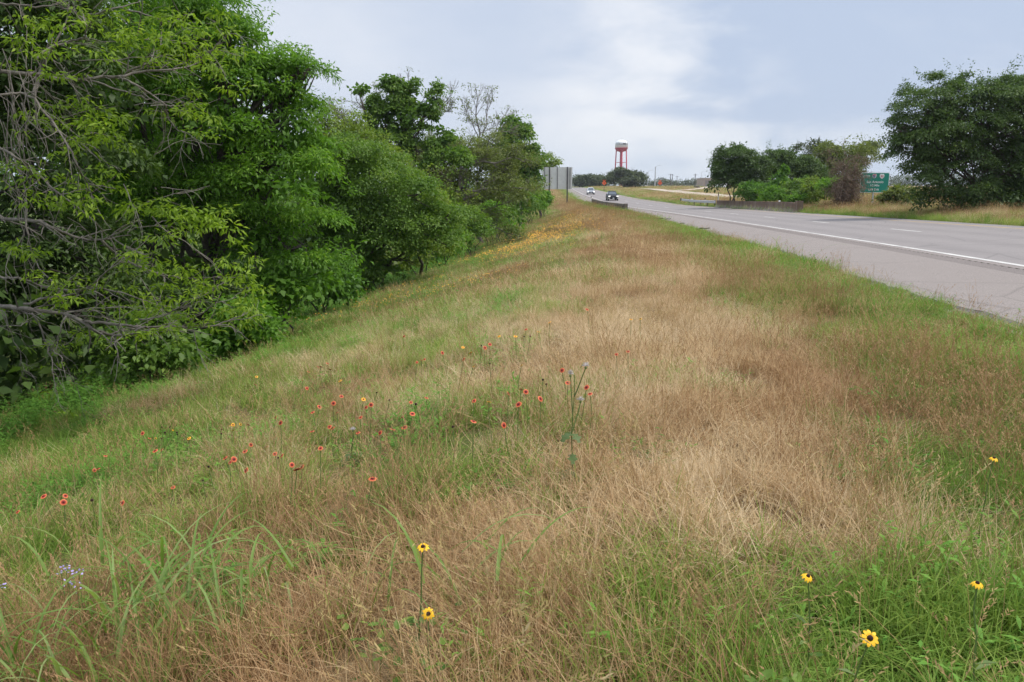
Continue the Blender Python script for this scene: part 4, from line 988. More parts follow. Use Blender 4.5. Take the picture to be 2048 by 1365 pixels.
# ------------------------------------------------------------------ work signs, poles, building
def diamond(px, py, rp, Y, label):
    c = P(px, py, Y); b = on_ground(px, Y); k = rp * Y / F; root = thing('work_sign', b, label, 'road sign')
    v = [(c[0], Y, c[2] + k), (c[0] + k, Y, c[2]), (c[0], Y, c[2] - k), (c[0] - k, Y, c[2])]
    MB().add(v + [(x, y + .08, z) for x, y, z in v], [(0, 1, 2, 3)[::-1], (4, 5, 6, 7), (0, 1, 5, 4), (1, 2, 6, 5), (2, 3, 7, 6), (3, 0, 4, 7)]).build('panel', M_orange, root)
    MB().box((c[0], Y + .15, (b[2] + c[2]) / 2), (.14, .1, c[2] - b[2] + .3)).build('post', M_darksteel, root)
    for s in (-1, 1): MB().add([(c[0] + s * .05, Y + .1, c[2] + k), (c[0] + s * .5 * k, Y + .1, c[2] + k * 1.35), (c[0] + s * .75 * k, Y + .1, c[2] + k * 1.12), (c[0] + s * .25 * k, Y + .12, c[2] + k * .9)], [(0, 1, 2, 3)]).build('flag', M_orange, root)
    MB().add([(c[0] + a * k * .35, Y - .02, c[2] + b_ * k * .45) for a, b_ in ((-.25, -1), (.25, -1), (.25, .2), (.7, .2), (0, 1), (-.7, .2), (-.25, .2))], [(0, 1, 2, 3, 4, 5, 6)]).build('arrow', M_letters, root)
diamond(1208.5, 366.5, 4.6, 262, 'orange diamond road work sign beside the road below the water tower')
diamond(1320, 366.5, 4.4, 340, 'orange road work sign in the field among the utility poles')
def pole(px, y_top, Y, label, r=.15, arm=True, lamp=False):
    b = on_ground(px, Y); zt = P(px, y_top, Y)[2]; root = thing('light_pole' if lamp else 'utility_pole', b, label, 'pole', 'poles along the skyline')
    MB().tube([b - [0, 0, .5], (b[0], b[1], zt)], [r * 1.2, r * .7], 7).build('mast', M_galv if lamp else M_wood, root)
    if lamp: MB().tube([(b[0], b[1], zt - .3), (b[0] + 1.2, b[1], zt + .6), (b[0] + 2.2, b[1], zt + .7)], [.08] * 3, 5).build('lamp_arm', M_galv, root); MB().box((b[0] + 2.5, b[1], zt + .66), (.8, .3, .14)).build('lamp_head', M_galv, root)
    if arm: MB().box((b[0], b[1], zt - .6), (2.4, .12, .14)).build('crossarm', M_wood, root)
pole(1304.5, 334, 420, 'tallest pole, standing left of the second orange sign', .3, False, True)
pole(1290.5, 343, 480, 'faint thin pole left of the tallest pole', .15, False, True)
pole(1334.5, 348, 500, 'left pole of the close pair right of the second orange sign', .22)
pole(1338.2, 348.5, 500, 'right pole of the close pair right of the second orange sign', .22)
pole(1347.5, 352, 560, 'short pole just right of the close pair', .18)
pole(1383, 348, 460, 'dark pole in the open field midway to the tan building', .26)
pole(1395, 345, 540, 'faint pole just left of the tan building', .15, False, True)
pole(1318.5, 355, 620, 'short faint pole above the second orange sign', .2)
def shed():
    Y = 420; a = on_ground(1400, Y); b_ = on_ground(1450, Y); zt = P(1400, 357, Y)[2]; w_ = b_[0] - a[0]; zb = a[2] - .5
    root = thing('building', ((a[0] + b_[0]) / 2, Y + 8, zb), 'flat tan metal building at the right end of the far field', 'building')
    MB().box(((a[0] + b_[0]) / 2, Y + 8, (zb + zt) / 2), (w_, 16, zt - zb)).build('wall', M_tan, root)
    MB().box(((a[0] + b_[0]) / 2, Y + 8, zt + .1), (w_ + .5, 16.5, .3)).build('roof', M_roofm, root)
    for i in range(9): MB().box((a[0] + w_ * (i + .5) / 9, Y - .05, (zb + zt) / 2), (.08, .1, zt - zb - .3)).build('siding_rib', M_tan, root)
    MB().box((P(1417, 360, Y)[0], Y - .06, zb + 2), (3.2, .1, 3.6)).build('door', M_doorm, root)
shed()
def trailer():
    Y = 300; b = on_ground(1434, Y); root = thing('trailer', b, 'small white trailer beside the tan building, seen through the tree edge', 'trailer')
    MB().box(b + [0, 0, 1.5], (3.6, 2.2, 2.0)).build('body', M_tank, root)
    for s in (-.9, .9): MB().lathe([(.3, -.1), (.3, .1)], 10, b + [s, -1.1, .35]).build('wheel', M_tyre, root)
trailer()
def roadside_box(px, label):
    Y = 330; b = on_ground(px, Y); root = thing('roadside_debris', b, label, 'debris')
    MB().box(b + [0, 0, .35], (1.3, 1., .7), .3, .7).box(b + [.6, .2, .25], (.8, .6, .5), .8, .6).build('heap', M_twigdark, root)
roadside_box(1384, 'dark heap at the foot of the dark pole in the field'); roadside_box(1389, 'smaller dark heap just right of the pole in the field')

# scraps of tyre on the shoulder
for px, py, s, lab in [(1406.5, 461.5, .34, 'curled black tyre scrap alone on the shoulder'), (1318, 440, .32, 'dark tyre scrap on the shoulder near the grass edge'), (1336, 440.5, .24, 'thin tyre strip beside the far tyre scrap'), (1306, 435, .16, 'tiny dark tyre crumb on the far shoulder'), (1364, 449, .16, 'small tyre crumb between the two larger tyre scraps')]:
    r = ray(px, py); q = np.array([0, 0, CAMZ]) + _t[:, None] * r; i = int(np.argmax(q[:, 2] < z_road(q[:, 0], q[:, 1]))); p = q[i]; p[2] = z_road(p[0], p[1])
    mb = MB(); n = 9; a = np.linspace(0, 2.2, n); xs = (a - 1.1) * s * .8; zz = .02 + s * .28 * np.sin(a) * (1 + .3 * np.sin(3 * a)); v = []
    for j in range(n):
        for k, yy in enumerate((-.11, -.04, .05, .12)): v.append((p[0] + xs[j], p[1] + yy * (s / .3) + .04 * math.sin(j), p[2] + zz[j] + .02 * math.sin(k * 2 + j)))
    f = [(j * 4 + k, j * 4 + k + 1, j * 4 + 5 + k, j * 4 + 4 + k) for j in range(n - 1) for k in range(3)]
    me = bpy.data.meshes.new('tyre_scrap'); me.from_pydata(v, [], f); o = link('tyre_scrap', me, M_tyre); o.modifiers.new('thickness', 'SOLIDIFY').thickness = .015
    tag(o, lab, 'tyre scrap', 'tyre scraps on the shoulder')

# ------------------------------------------------------------------ grass
def blades_proto(name, specs, m):
    """specs: list of (points (n,3), widths (n), side dir, tint) -> one mesh of ribbon blades"""
    v, f, t = [], [], []; k = 0
    for p, wd, sd, ti in specs:
        n = len(p)
        for i in range(n): v += [p[i] - sd * wd[i] / 2, p[i] + sd * wd[i] / 2]
        for i in range(n - 1): f.append((k + 2 * i, k + 2 * i + 1, k + 2 * i + 3, k + 2 * i + 2)); t.append(ti)
        k += 2 * n
    me = bpy.data.meshes.new(name); me.from_pydata([tuple(q) for q in v], [], f); a = me.attributes.new('blade', 'FLOAT', 'FACE'); a.data.foreach_set('value', np.array(t, np.float32))
    me.materials.append(m); return bpy.data.objects.new(name, me)
def blade(base, h, lean, az, curve, w0, n=4, tint=.5, tipw=.15):
    d0 = np.array([math.sin(lean) * math.cos(az), math.sin(lean) * math.sin(az), math.cos(lean)]); p = [np.array(base, float)]; l = lean
    for i in range(n):
        l = l + curve / n * (1 + .5 * i); d = np.array([math.sin(l) * math.cos(az), math.sin(l) * math.sin(az), math.cos(l)]); p.append(p[-1] + d * h / n)
    sd = np.array([-math.sin(az), math.cos(az), 0]) * .8 + rng.normal(size=3) * .3; sd = unit(sd)
    wd = w0 * np.concatenate([[.7], np.linspace(1, tipw, n)]); p = np.array(p); p[:, 2] = np.maximum(p[:, 2], .01); return p, wd, sd, tint
U = rng.uniform
def proto_dry(lv):
    s = []; sp, wm = ((.08, 1.), (.2, 1.9), (.5, 3.6))[lv]
    for _ in range((30, 42, 60)[lv]):
        r = abs(rng.normal()) * sp; a = U(0, 6.28); b = (r * math.cos(a), r * math.sin(a), 0); k = U(); w_ = U(.002, .0043) * wm
        if k < .55: s.append(blade(b, U(.16, .46), abs(rng.normal()) * .22, U(0, 6.28), U(0, .7), w_, 4, U()))
        elif k < .8: s.append(blade(b, U(.2, .45), U(.1, .5), U(0, 6.28), U(.6, 1.5), w_, 5, U()))
        else:                                                   # broken straw: bent sharply half way
            p, wd, sd, ti = blade(b, U(.25, .45), U(0, .4), U(0, 6.28), .1, w_, 4, U()); az = U(0, 6.28); l = U(.05, .12)
            for i in (3, 4): p[i] = p[i - 1] + np.array([math.cos(az), math.sin(az), U(-.7, .1)]) * l
            p[:, 2] = np.maximum(p[:, 2], .01); s.append((p, wd, sd, ti))
    return s
def proto_lodged(lv):
    s = []; sp, wm = ((.16, 1.), (.3, 1.9), (.5, 3.6))[lv]
    for _ in range((46, 50, 60)[lv]):
        b = (U(-sp, sp), U(-sp, sp), U(0, .13)); s.append(blade(b, U(.14, .38), U(.6, 1.4), rng.normal() * .9, U(-.5, .9), U(.002, .004) * wm, 4, U()))
    return s
def proto_green(lv):
    s = []; sp, wm = ((.075, 1.), (.2, 1.8), (.5, 3.4))[lv]
    for _ in range((30, 42, 60)[lv]):
        r = abs(rng.normal()) * sp; a = U(0, 6.28); s.append(blade((r * math.cos(a), r * math.sin(a), 0), U(.14, .38), abs(rng.normal()) * .28, U(0, 6.28), U(.1, 1.1), U(.0034, .0085) * wm, 4, U()))
    return s
def proto_seed(lv):
    s = []; sp, wm = ((.08, 1.), (.22, 1.7), (.5, 3.2))[lv]
    for _ in range((11, 16, 26)[lv]):
        r = abs(rng.normal()) * sp; a = U(0, 6.28); b = blade((r * math.cos(a), r * math.sin(a), 0), U(.34, .66), abs(rng.normal()) * .13, U(0, 6.28), U(.0, .4), .0021 * wm, 4, U(0, .6), .7); s.append(b)
        tip, dr = b[0][-1], unit(b[0][-1] - b[0][-2]); hl = U(.06, .13); ti = U(.2, 1)
        for q in range(7 if lv == 0 else 4):
            pp = tip + dr * hl * (q / 7 - .4); aa = U(0, 6.28); dd = unit(dr + .8 * np.array([math.cos(aa), math.sin(aa), .2])); s.append((np.array([pp, pp + dd * .011 * wm ** .5, pp + dd * .02 * wm ** .5]), np.array([.002, .005, .001]) * wm, unit(np.cross(dd, [.3, .2, .9])), ti))
    for _ in range((8, 12, 18)[lv]):
        a = U(0, 6.28); r = abs(rng.normal()) * sp; s.append(blade((r * math.cos(a), r * math.sin(a), 0), U(.12, .3), U(.1, .6), a, U(.3, 1.2), .003 * wm, 3, U(.3, 1)))
    return s
def proto_forb(lv):
    s = []; sp, wm = ((.08, 1.), (.2, 1.4), (.45, 2.4))[lv]
    for _ in range((9, 13, 18)[lv]):
        a = U(0, 6.28); r = abs(rng.normal()) * sp; b = blade((r * math.cos(a), r * math.sin(a), 0), U(.15, .36), U(.05, .5), a, U(.1, .6), .003, 4, .3, .6); s.append(b)
        for q in range(9):
            k = U(.2, 1.) * 3.9; i = int(k); pt = b[0][i] + (b[0][i + 1] - b[0][i]) * (k - i); aa = U(0, 6.28); dd = unit(np.array([math.cos(aa), math.sin(aa), U(.1, .9)])); l = U(.025, .065) * wm
            s.append((np.array([pt, pt + dd * l * .5, pt + dd * l - [0, 0, l * .2]]), np.array([.003, l * .28, .002]), unit(np.cross(dd, [0, 0, 1.])), U()))
    return s
PROT = {}
for nm, fn, m, n in (('dry', proto_dry, M_straw, 8), ('lodged', proto_lodged, M_straw, 5), ('green', proto_green, M_grass, 7), ('seed', proto_seed, M_seed, 6), ('forb', proto_forb, M_forb, 5)):
    for lv in range(3):
        c = bpy.data.collections.new(nm + '_tufts')
        for i in range(n): c.objects.link(blades_proto(nm + '_tuft', fn(lv), m))
        PROT[nm + str(lv)] = (c, n)

def scatter(name, kind, pts, rot, scl, tint, label=None):
    c, n = PROT[kind]; me = bpy.data.meshes.new(name); k = len(pts); me.vertices.add(k); me.vertices.foreach_set('co', np.ascontiguousarray(pts, np.float32).ravel())
    for an, ty, dat, key in (('rot', 'FLOAT_VECTOR', rot, 'vector'), ('scl', 'FLOAT_VECTOR', scl, 'vector'), ('tint', 'FLOAT', tint, 'value')):
        a = me.attributes.new(an, ty, 'POINT'); a.data.foreach_set(key, np.ascontiguousarray(dat, np.float32).ravel())
    a = me.attributes.new('pick', 'INT', 'POINT'); a.data.foreach_set('value', rng.integers(0, n, k).astype(np.int32))
    o = bpy.data.objects.new(name, me); COL.objects.link(o)
    g = bpy.data.node_groups.new(name, 'GeometryNodeTree'); g.interface.new_socket('Geometry', in_out='INPUT', socket_type='NodeSocketGeometry'); g.interface.new_socket('Geometry', in_out='OUTPUT', socket_type='NodeSocketGeometry')
    gi, go = g.nodes.new('NodeGroupInput'), g.nodes.new('NodeGroupOutput'); ci = g.nodes.new('GeometryNodeCollectionInfo'); ci.inputs['Collection'].default_value = c; ci.inputs['Separate Children'].default_value = True; ci.inputs['Reset Children'].default_value = True
    ip = g.nodes.new('GeometryNodeInstanceOnPoints'); ip.inputs['Pick Instance'].default_value = True
    def na(nm, ty):
        q = g.nodes.new('GeometryNodeInputNamedAttribute'); q.data_type = ty; q.inputs[0].default_value = nm; return q.outputs[0]
    g.links.new(gi.outputs[0], ip.inputs['Points']); g.links.new(ci.outputs[0], ip.inputs['Instance']); g.links.new(na('pick', 'INT'), ip.inputs['Instance Index'])
    g.links.new(na('rot', 'FLOAT_VECTOR'), ip.inputs['Rotation']); g.links.new(na('scl', 'FLOAT_VECTOR'), ip.inputs['Scale']); g.links.new(ip.outputs[0], go.inputs[0])
    md = o.modifiers.new('tufts', 'NODES'); md.node_group = g; tag(o, kind='stuff'); return o

# candidate points, denser close to the camera
cand = []
def area(x0, x1, y0, y1, dens):
    n = int((x1 - x0) * (y1 - y0) * dens); cand.append(np.stack([U(x0, x1, n), U(y0, y1, n), np.full(n, dens)], 1))
area(-4.5, 4.8, .5, 4, 185); area(-7.5, 6, 4, 8, 130); area(-11, 8, 8, 16, 70); area(-16, 10, 16, 30, 36); area(-16, 12, 30, 60, 18); area(-12, 16, 60, 100, 12); area(-8, 18, 100, 150, 6); area(-4, 24, 150, 330, 1.6)
area(17, 42, 22, 60, 20); area(20, 48, 60, 110, 9); area(20, 90, 110, 180, 2.6); area(24, 150, 180, 420, .5)
yk = 5 + 40 * U(0, 1, 90) ** 1.5; cand.append(np.stack([x_edge(yk) + U(-.05, .3, 90), yk, np.full(90, 105)], 1))
cand = np.concatenate(cand); x, y, dn = cand.T
o = x_edge(y) - x; q = x - x_far(y)
keep = (np.arange(len(x)) >= len(x) - 90) | ((o > -.12 + .42 * vnoise(x, y, .5, 44)) & (o < 24)) | (q > .1 + .2 * vnoise(x, y, .8, 45))
z = z_ground(x, y); px, py = to_px(np.stack([x, y, z + .2], 1))
keep &= (vnoise(x, y, .33, 46) > .27) | (y > 14)
keep &= path_dist(x, y) > 3.6
mg = np.where(y < 14, 900, 200); keep &= (px > -mg) & (px < 2048 + mg) & (py < 2100) & (np.hypot(x, y) > 1.15)
x, y, z, dn, o, q = (a[keep] for a in (x, y, z, dn, o, q))
D = dryness(x, y); lev = np.where(dn >= 60, 0, np.where(dn >= 15, 1, 2)); wide = np.where(dn < 3, 2., 1.)
# thin the shade under the trees
n = len(x); u = U(0, 1, n)
edgeb = (o > 0) & (o < 1.3); onpave = o < -.02
browny = np.clip(1.0 - np.abs(o - 2.2) / .9, 0, .62) * (y > 3.0) * np.interp(y, [9, 22], [1, .3]) + .06
isdry = U(0, 1, n) < D
typ = np.where(isdry, np.where(u < .62, 0, np.where(u < .64 + .24 * (y < 40), 1, 3)), np.where(u < .70, 2, np.where(u < .70 + browny * .5, 3, np.where(u < .95, 2, 4))))
forbpatch = vnoise(x, y, .9, 51) > .70
typ = np.where((typ == 2) & forbpatch & (o > 4.5) & (y > 3) & (U(0, 1, n) < .8), 4, typ)
typ = np.where((U(0, 1, n) < browny * .35) & (o > .6), 3, typ)
typ = np.where(onpave & (q < 0), 3, typ)
rz = U(0, 6.28, n); tilt = rng.normal(size=(n, 2)) * .16
flow = vnoise(x, y, 2.6, 61) * 5 - 1.2
rz = np.where(typ == 1, flow + rng.normal(size=n) * .45, rz)
rot = np.stack([tilt[:, 0], tilt[:, 1], rz], 1)
hs = U(.6, .95, n) * (.55 + .9 * vnoise(x, y, .55, 64)) * np.where(typ == 2, np.where(edgeb, .62 + .25 * vnoise(x, y, .5, 63), 1.), 1.) * (1 + .0 * D)
hs = np.where((typ == 3), hs * np.where(o < 1.6, .72, .88), hs)
hs *= np.where(q > 0, np.interp(y, [30, 100, 200], [1.5, 1.2, .9]), 1.0) * np.where(lev == 2, 1.15, 1.)
hs = np.where((y > 84) & (y < 132) & (o > 0) & (o < 1.6), hs * 1.9, hs)
scl = np.stack([wide * U(.85, 1.2, n), wide * U(.85, 1.2, n), hs], 1)
tint = np.clip(.5 + (vnoise(x, y, .8, 71) - .5) * .8 + (vnoise(x, y, 2.6, 72) - .5) * 1.0 + rng.normal(size=n) * .13, 0, 1)
pale = np.exp(-((o - 3.9) / 1.1) ** 2); tint = np.where(typ <= 1, np.clip(tint + .42 * pale * (y < 16) * ss(2.8, 3.8, y) + .08 * (y > 16) - .12 * (y < 3.2), 0, 1), tint)
tint = np.where((typ == 2) & (y < 4.2) & (x > .2), tint * .72, tint); tint = np.where((typ <= 1) & (y < 4.5) & (x < .8), np.clip(tint - .34, 0, 1), tint)
tint = np.where((typ == 2) & edgeb, np.clip(.30 + .42 * tint, 0, 1), tint)
tint = np.where((typ == 2) & (o > 10), tint * .75, tint)
pts = np.stack([x, y, z - .015], 1)
for k, (nm, kd) in enumerate((('dry_grass', 'dry'), ('lodged_grass', 'lodged'), ('green_grass', 'green'), ('seed_grass', 'seed'), ('leafy_weeds', 'forb'))):
    for lv in range(3):
        s = (typ == k) & (lev == lv)
        if s.any(): scatter(nm, kd + str(lv), pts[s], rot[s], scl[s], tint[s])

# tall green weeds at the foot of the trees, shade put into their low tint
n = 1700; yy = U(9, 60, n); xx = x_edge(yy) - U(13.3, 16, n); s = U(.8, 1.5, n); zz = z_ground(xx, yy)
scatter('shade_weeds', 'forb0', np.stack([xx, yy, zz], 1), np.stack([np.zeros(n), np.zeros(n), U(0, 6.28, n)], 1), np.stack([s * 1.8, s * 1.8, s * 1.3], 1), U(0, .35, n))

# gravel and crumbs along the pavement edge
def gravel():
    c = bpy.data.collections.new('pebble_shapes')
    for i in range(4):
        bm = bmesh.new(); bmesh.ops.create_icosphere(bm, subdivisions=1, radius=.5)
        for v_ in bm.verts: v_.co *= U(.7, 1.25); v_.co.z *= .6
        me = bpy.data.meshes.new('pebble'); bm.to_mesh(me); bm.free(); me.materials.append(M_gravel); c.objects.link(bpy.data.objects.new('pebble', me))
    PROT['peb'] = (c, 4); n = 17000; y_ = 4 + 50 * U(0, 1, n) ** 1.6; x_ = x_edge(y_) + rng.normal(size=n) * .24 - .02; on = x_ > x_edge(y_) + .1
    z_ = np.where(on, z_road(x_, y_) + .004, z_ground(x_, y_) + .01); s = U(.008, .035, n) * np.where(on, .5, 1)
    scatter('gravel', 'peb', np.stack([x_, y_, z_], 1), U(0, 6.28, (n, 3)) * [.1, .1, 1], np.stack([s] * 3, 1), U(0, 1, n))
gravel()

# ------------------------------------------------------------------ flowers, each a thing
def petal_ring(c, nrm, r0, r1, wd, n, droop=.1, a0=0.):
    nrm = unit(np.array(nrm, float)); t = unit(np.cross(nrm, [.31, .77, .55])); b = np.cross(nrm, t); out = []
    for i in range(n):
        a = a0 + 2 * math.pi * i / n + rng.normal() * .06; d = t * math.cos(a) + b * math.sin(a); s = np.cross(nrm, d); l = (r1 - r0) * U(.85, 1.1)
        k = [(0, .35, 0), (.35, 1., .10), (.75, .95, .02), (1., .3, -.1)]
        p = [c + d * (r0 + l * f) + nrm * l * (h - droop * f * f) for f, _, h in k]; v = []
        for q_, (_, w_, _) in zip(p, k): v += [q_ - s * wd * w_ / 2, q_ + s * wd * w_ / 2]
        out.append((v, [(0, 1, 3, 2), (2, 3, 5, 4), (4, 5, 7, 6)]))
    return out
def stem_path(b, c, n=6): return limb_path(b, c, .0, n, .012)
def dome(c, nrm, r, hgt, nm, m, root):
    mb = MB().lathe([(r, 0), (r * .95, hgt * .45), (r * .6, hgt * .85), (.0005, hgt)], 10); nrm = Vector(nrm).normalized(); Q = np.array(nrm.to_track_quat('Z', 'Y').to_matrix()); mb.v = [a @ Q.T + c for a in mb.v]; return mb.build(nm, m, root, True)
def susan(px, py, hh, nrm, label, r=.033, n=11, droop=.25):
    g = hit(px, py, hh); gz = float(z_ground(g[0], g[1])); base = np.array([g[0] + rng.normal() * .03, g[1] + rng.normal() * .03 + .02, gz]); root = thing('coneflower', base, label, 'flower', 'yellow black-eyed flowers in the near grass')
    MB().tube(stem_path(base, g), np.linspace(.0032, .0024, 6), 5).build('stem', M_stem, root)
    for v, f in petal_ring(g, nrm, r * .28, r, r * .42, n, droop): MB().add(v, f).build('petal', M_petal_y, root)
    dome(g, nrm, r * .33, r * .38, 'disc', M_disc, root)
    for k in range(3):
        hz = U(.15, .6); p = base + (g - base) * hz; a = U(0, 6.28); d = unit(np.array([math.cos(a), math.sin(a), .5])); s = unit(np.cross(d, [0, 0, 1])); l = .07
        MB().add([p, p + d * l * .5 + s * .009, p + d * l - [0, 0, .015], p + d * l * .5 - s * .009], [(0, 1, 2, 3)]).build('leaf', M_stem, root)
susan(857, 1228, .34, (.05, -.8, .62), 'yellow black-eyed flower at bottom centre, petals fanned downward', .022, 10, .15)
susan(846, 1094, .50, (-.1, -.28, .95), 'yellow black-eyed flower seen edge-on above the arching wide leaves', .0225, 10, .12)
susan(1740, 1277, .33, (.0, -.62, .78), 'widest open yellow flower, nearest the bottom right', .0255, 9, .02)
susan(1616, 1153, .40, (.25, -.3, .9), 'yellow flower with drooping petals left of the two at the right edge', .0185, 11, .55)
susan(1955, 1167, .44, (.05, -.12, .99), 'yellow flower with tall dark cone and drooped petals near the right edge', .0185, 11, .6)
susan(1988, 917, .48, (.1, -.12, .98), 'upper yellow flower at the right edge, half out of the green grass', .0185, 11, .5)

BL = {'r': (M_petal_r, M_petal_tip, M_discr), 'o': (M_petal_o, M_petal_y, M_discr), 'y': (M_petal_y, M_petal_y, M_disc), 'd': (None, None, M_disc)}
def blanket(px, py, kind, label, s=1.):
    lf = U(.26, .40); g = hit(px, py, lf); gz = float(z_ground(g[0], g[1])); base = np.array([g[0] + rng.normal() * .04, g[1] + rng.normal() * .04, gz]); root = thing('blanket_flower', base, label, 'flower', {'r': 'red blanket flowers on the bank', 'o': 'orange blanket flowers on the bank', 'y': 'small yellow flowers on the bank', 'd': 'spent dark flower heads on the bank'}[kind])
    MB().tube(stem_path(base, g, 4), [.0025] * 4, 4).build('stem', M_stem, root)
    nrm = unit(np.array([rng.normal() * .5, -.4 + rng.normal() * .45, .75])); far_ = max(1., g[1] / 9); k = s * U(.7, 1.05) * min(1.15, far_ ** .25); mr_, mt, md = BL[kind]
    if mr_ is None: dome(g, nrm, .012 * k, .014 * k, 'seed_head', md, root); return
    small = kind == 'y'; r1 = (.016 if small else .027) * k
    mb = MB(); mc = MB()
    for v, f in petal_ring(g, nrm, .006 * k, r1 * .72, .016 * k, 9, .05): mb.add(v, f)
    for v, f in petal_ring(g - nrm * .0008, nrm, r1 * .55, r1, .017 * k, 9, .05): mc.add(v, f)
    mb.build('petals', mr_, root)['kind'] = 'stuff'; mc.build('petal_tips', mt, root)['kind'] = 'stuff'; dome(g, nrm, .0095 * k, .007 * k, 'disc', md, root)
FL = '''285 867 r|299 877 r|310 902 r|323 900 r|450 916 r|460 925 r|468 919 r|490 903 r|502 890 r|550 908 r|563 912 r|492 941 r|551 835 r|561 846 r|511 770 r|513 754 o|461 851 o|466 850 o|497 850 r|481 849 y|466 861 y|378 877 o|346 861 y|311 877 y|624 863 r|665 857 r|659 854 r|641 897 r|639 814 r|625 825 r|667 807 r|683 793 r|680 762 o|605 761 r|614 777 r|617 744 r|642 734 r|636 734 r|655 727 r|660 739 r|674 826 r|584 930 r|604 934 r|594 939 r|244 1006 r|346 975 r|211 912 r|534 894 r|417 934 d|406 962 d|556 916 d|727 799 o|742 810 r|732 815 r|808 673 r|834 725 r|843 721 r|849 719 r|885 706 r|926 695 o|941 706 o|853 796 r|822 805 r|825 828 r|804 835 r|947 843 r|1008 851 r|948 802 r|978 804 o|1017 787 r|1042 779 r|1052 784 r|1037 809 r|1081 798 r|1124 741 r|1136 766 r|1173 775 r|1180 788 r|1052 659 r|1077 664 o|1031 673 o|998 673 o|980 689 r|970 696 r|1099 645 o|1256 703 r|1233 709 r|1043 731 y|947 733 y|1124 725 y|927 719 r|785 859 r|760 866 r|716 866 r|809 855 r|906 855 d|721 835 r|745 958 r|1174 619 r|1262 639 o|1281 638 y|87 993 r|131 992 r|127 1005 r|35 1024 r|189 941 r|196 938 r|1405 543 y|1520 550 r|963 692 d|1048 674 d|1060 673 d|980 728 d|1086 760 d|1093 769 d|754 786 d|779 801 d|832 809 d|184 1001 d|324 855 d|330 866 d|323 878 d|340 855 d|354 866 d|355 870 d|443 868 d|443 860 d'''.split('|')
FLP = [(float(a), float(b), c) for a, b, c in (s.split() for s in FL)]
def near_lab(i):
    x, y, k = FLP[i]; col = {'r': 'red blanket flower', 'o': 'orange blanket flower', 'y': 'small yellow flower', 'd': 'spent dark flower head'}[k]
    same = [(a, b) for j, (a, b, c) in enumerate(FLP) if c == k]
    area_ = 'at far left of the bank' if x < 250 else 'in the left drift on the bank' if x < 580 else 'in the middle drift on the bank' if x < 860 else 'in the drift left of the thistle' if x < 1100 else 'around the tall thistle' if x < 1200 else 'in the straw right of the thistle'
    band = 'upper part' if y < 740 else 'middle part' if y < 850 else 'lower part'
    peers = sorted([(a, b) for j, (a, b, c) in enumerate(FLP) if c == k and ((a < 250) == (x < 250)) and lab_area(a) == lab_area(x) and lab_band(b) == lab_band(y)])
    if len(peers) == 1: return f'only {col} {area_}, {band}'
    n_ = peers.index((x, y)); words = ['leftmost', 'second from left', 'third from left', 'fourth from left', 'fifth from left', 'sixth from left', 'seventh from left', 'eighth from left', 'ninth from left', 'tenth from left', 'eleventh from left', 'twelfth from left', 'thirteenth from left', 'fourteenth from left']
    w_ = 'rightmost' if n_ == len(peers) - 1 else words[min(n_, 13)]
    return f'{w_} {col} {area_}, {band}'
def lab_area(x): return 0 if x < 250 else 1 if x < 580 else 2 if x < 860 else 3 if x < 1100 else 4 if x < 1200 else 5
def lab_band(y): return 0 if y < 740 else 1 if y < 850 else 2
for i, (a, b, k) in enumerate(FLP): blanket(a, b, k, near_lab(i), .8)

# yellow drift of far flowers along the crest
n = 4400; tt = U(0, 1, n); yy = 20 + 80 * tt ** 1.1; oo = np.interp(yy, [20, 35, 60, 85, 100], [9.6, 9.2, 8.2, 6.5, 5]) + rng.normal(size=n) * np.interp(yy, [20, 60, 100], [1.8, 1.6, 1.1])
xx = x_edge(yy) - oo; ok = vnoise(xx, yy, 3, 81) + .0 * yy > np.interp(yy, [20, 45], [.55, .3]); xx, yy = xx[ok], yy[ok]; zz = z_ground(xx, yy) + U(.24, .46, len(xx)); kk = np.clip(yy / 44, .55, 1.35)
c = np.stack([xx, yy, zz], 1); v = []
for i in range(len(c)):
    for v_, f_ in petal_ring(c[i], (rng.normal() * .3, -.5, .8), .0, .03 * kk[i], .03 * kk[i], 4, .1): v += [v_[0], v_[4], v_[7], v_[5]] if False else [v_[0], v_[4], v_[6], v_[5]]
drift = quads_np('flower_drift', np.array(v), M_petal_o, None); tag(drift, kind='stuff'); drift.data.materials.clear(); drift.data.materials.append(simple('drift_orange', (.70, .36, .03), .6, 0, .3, .8))

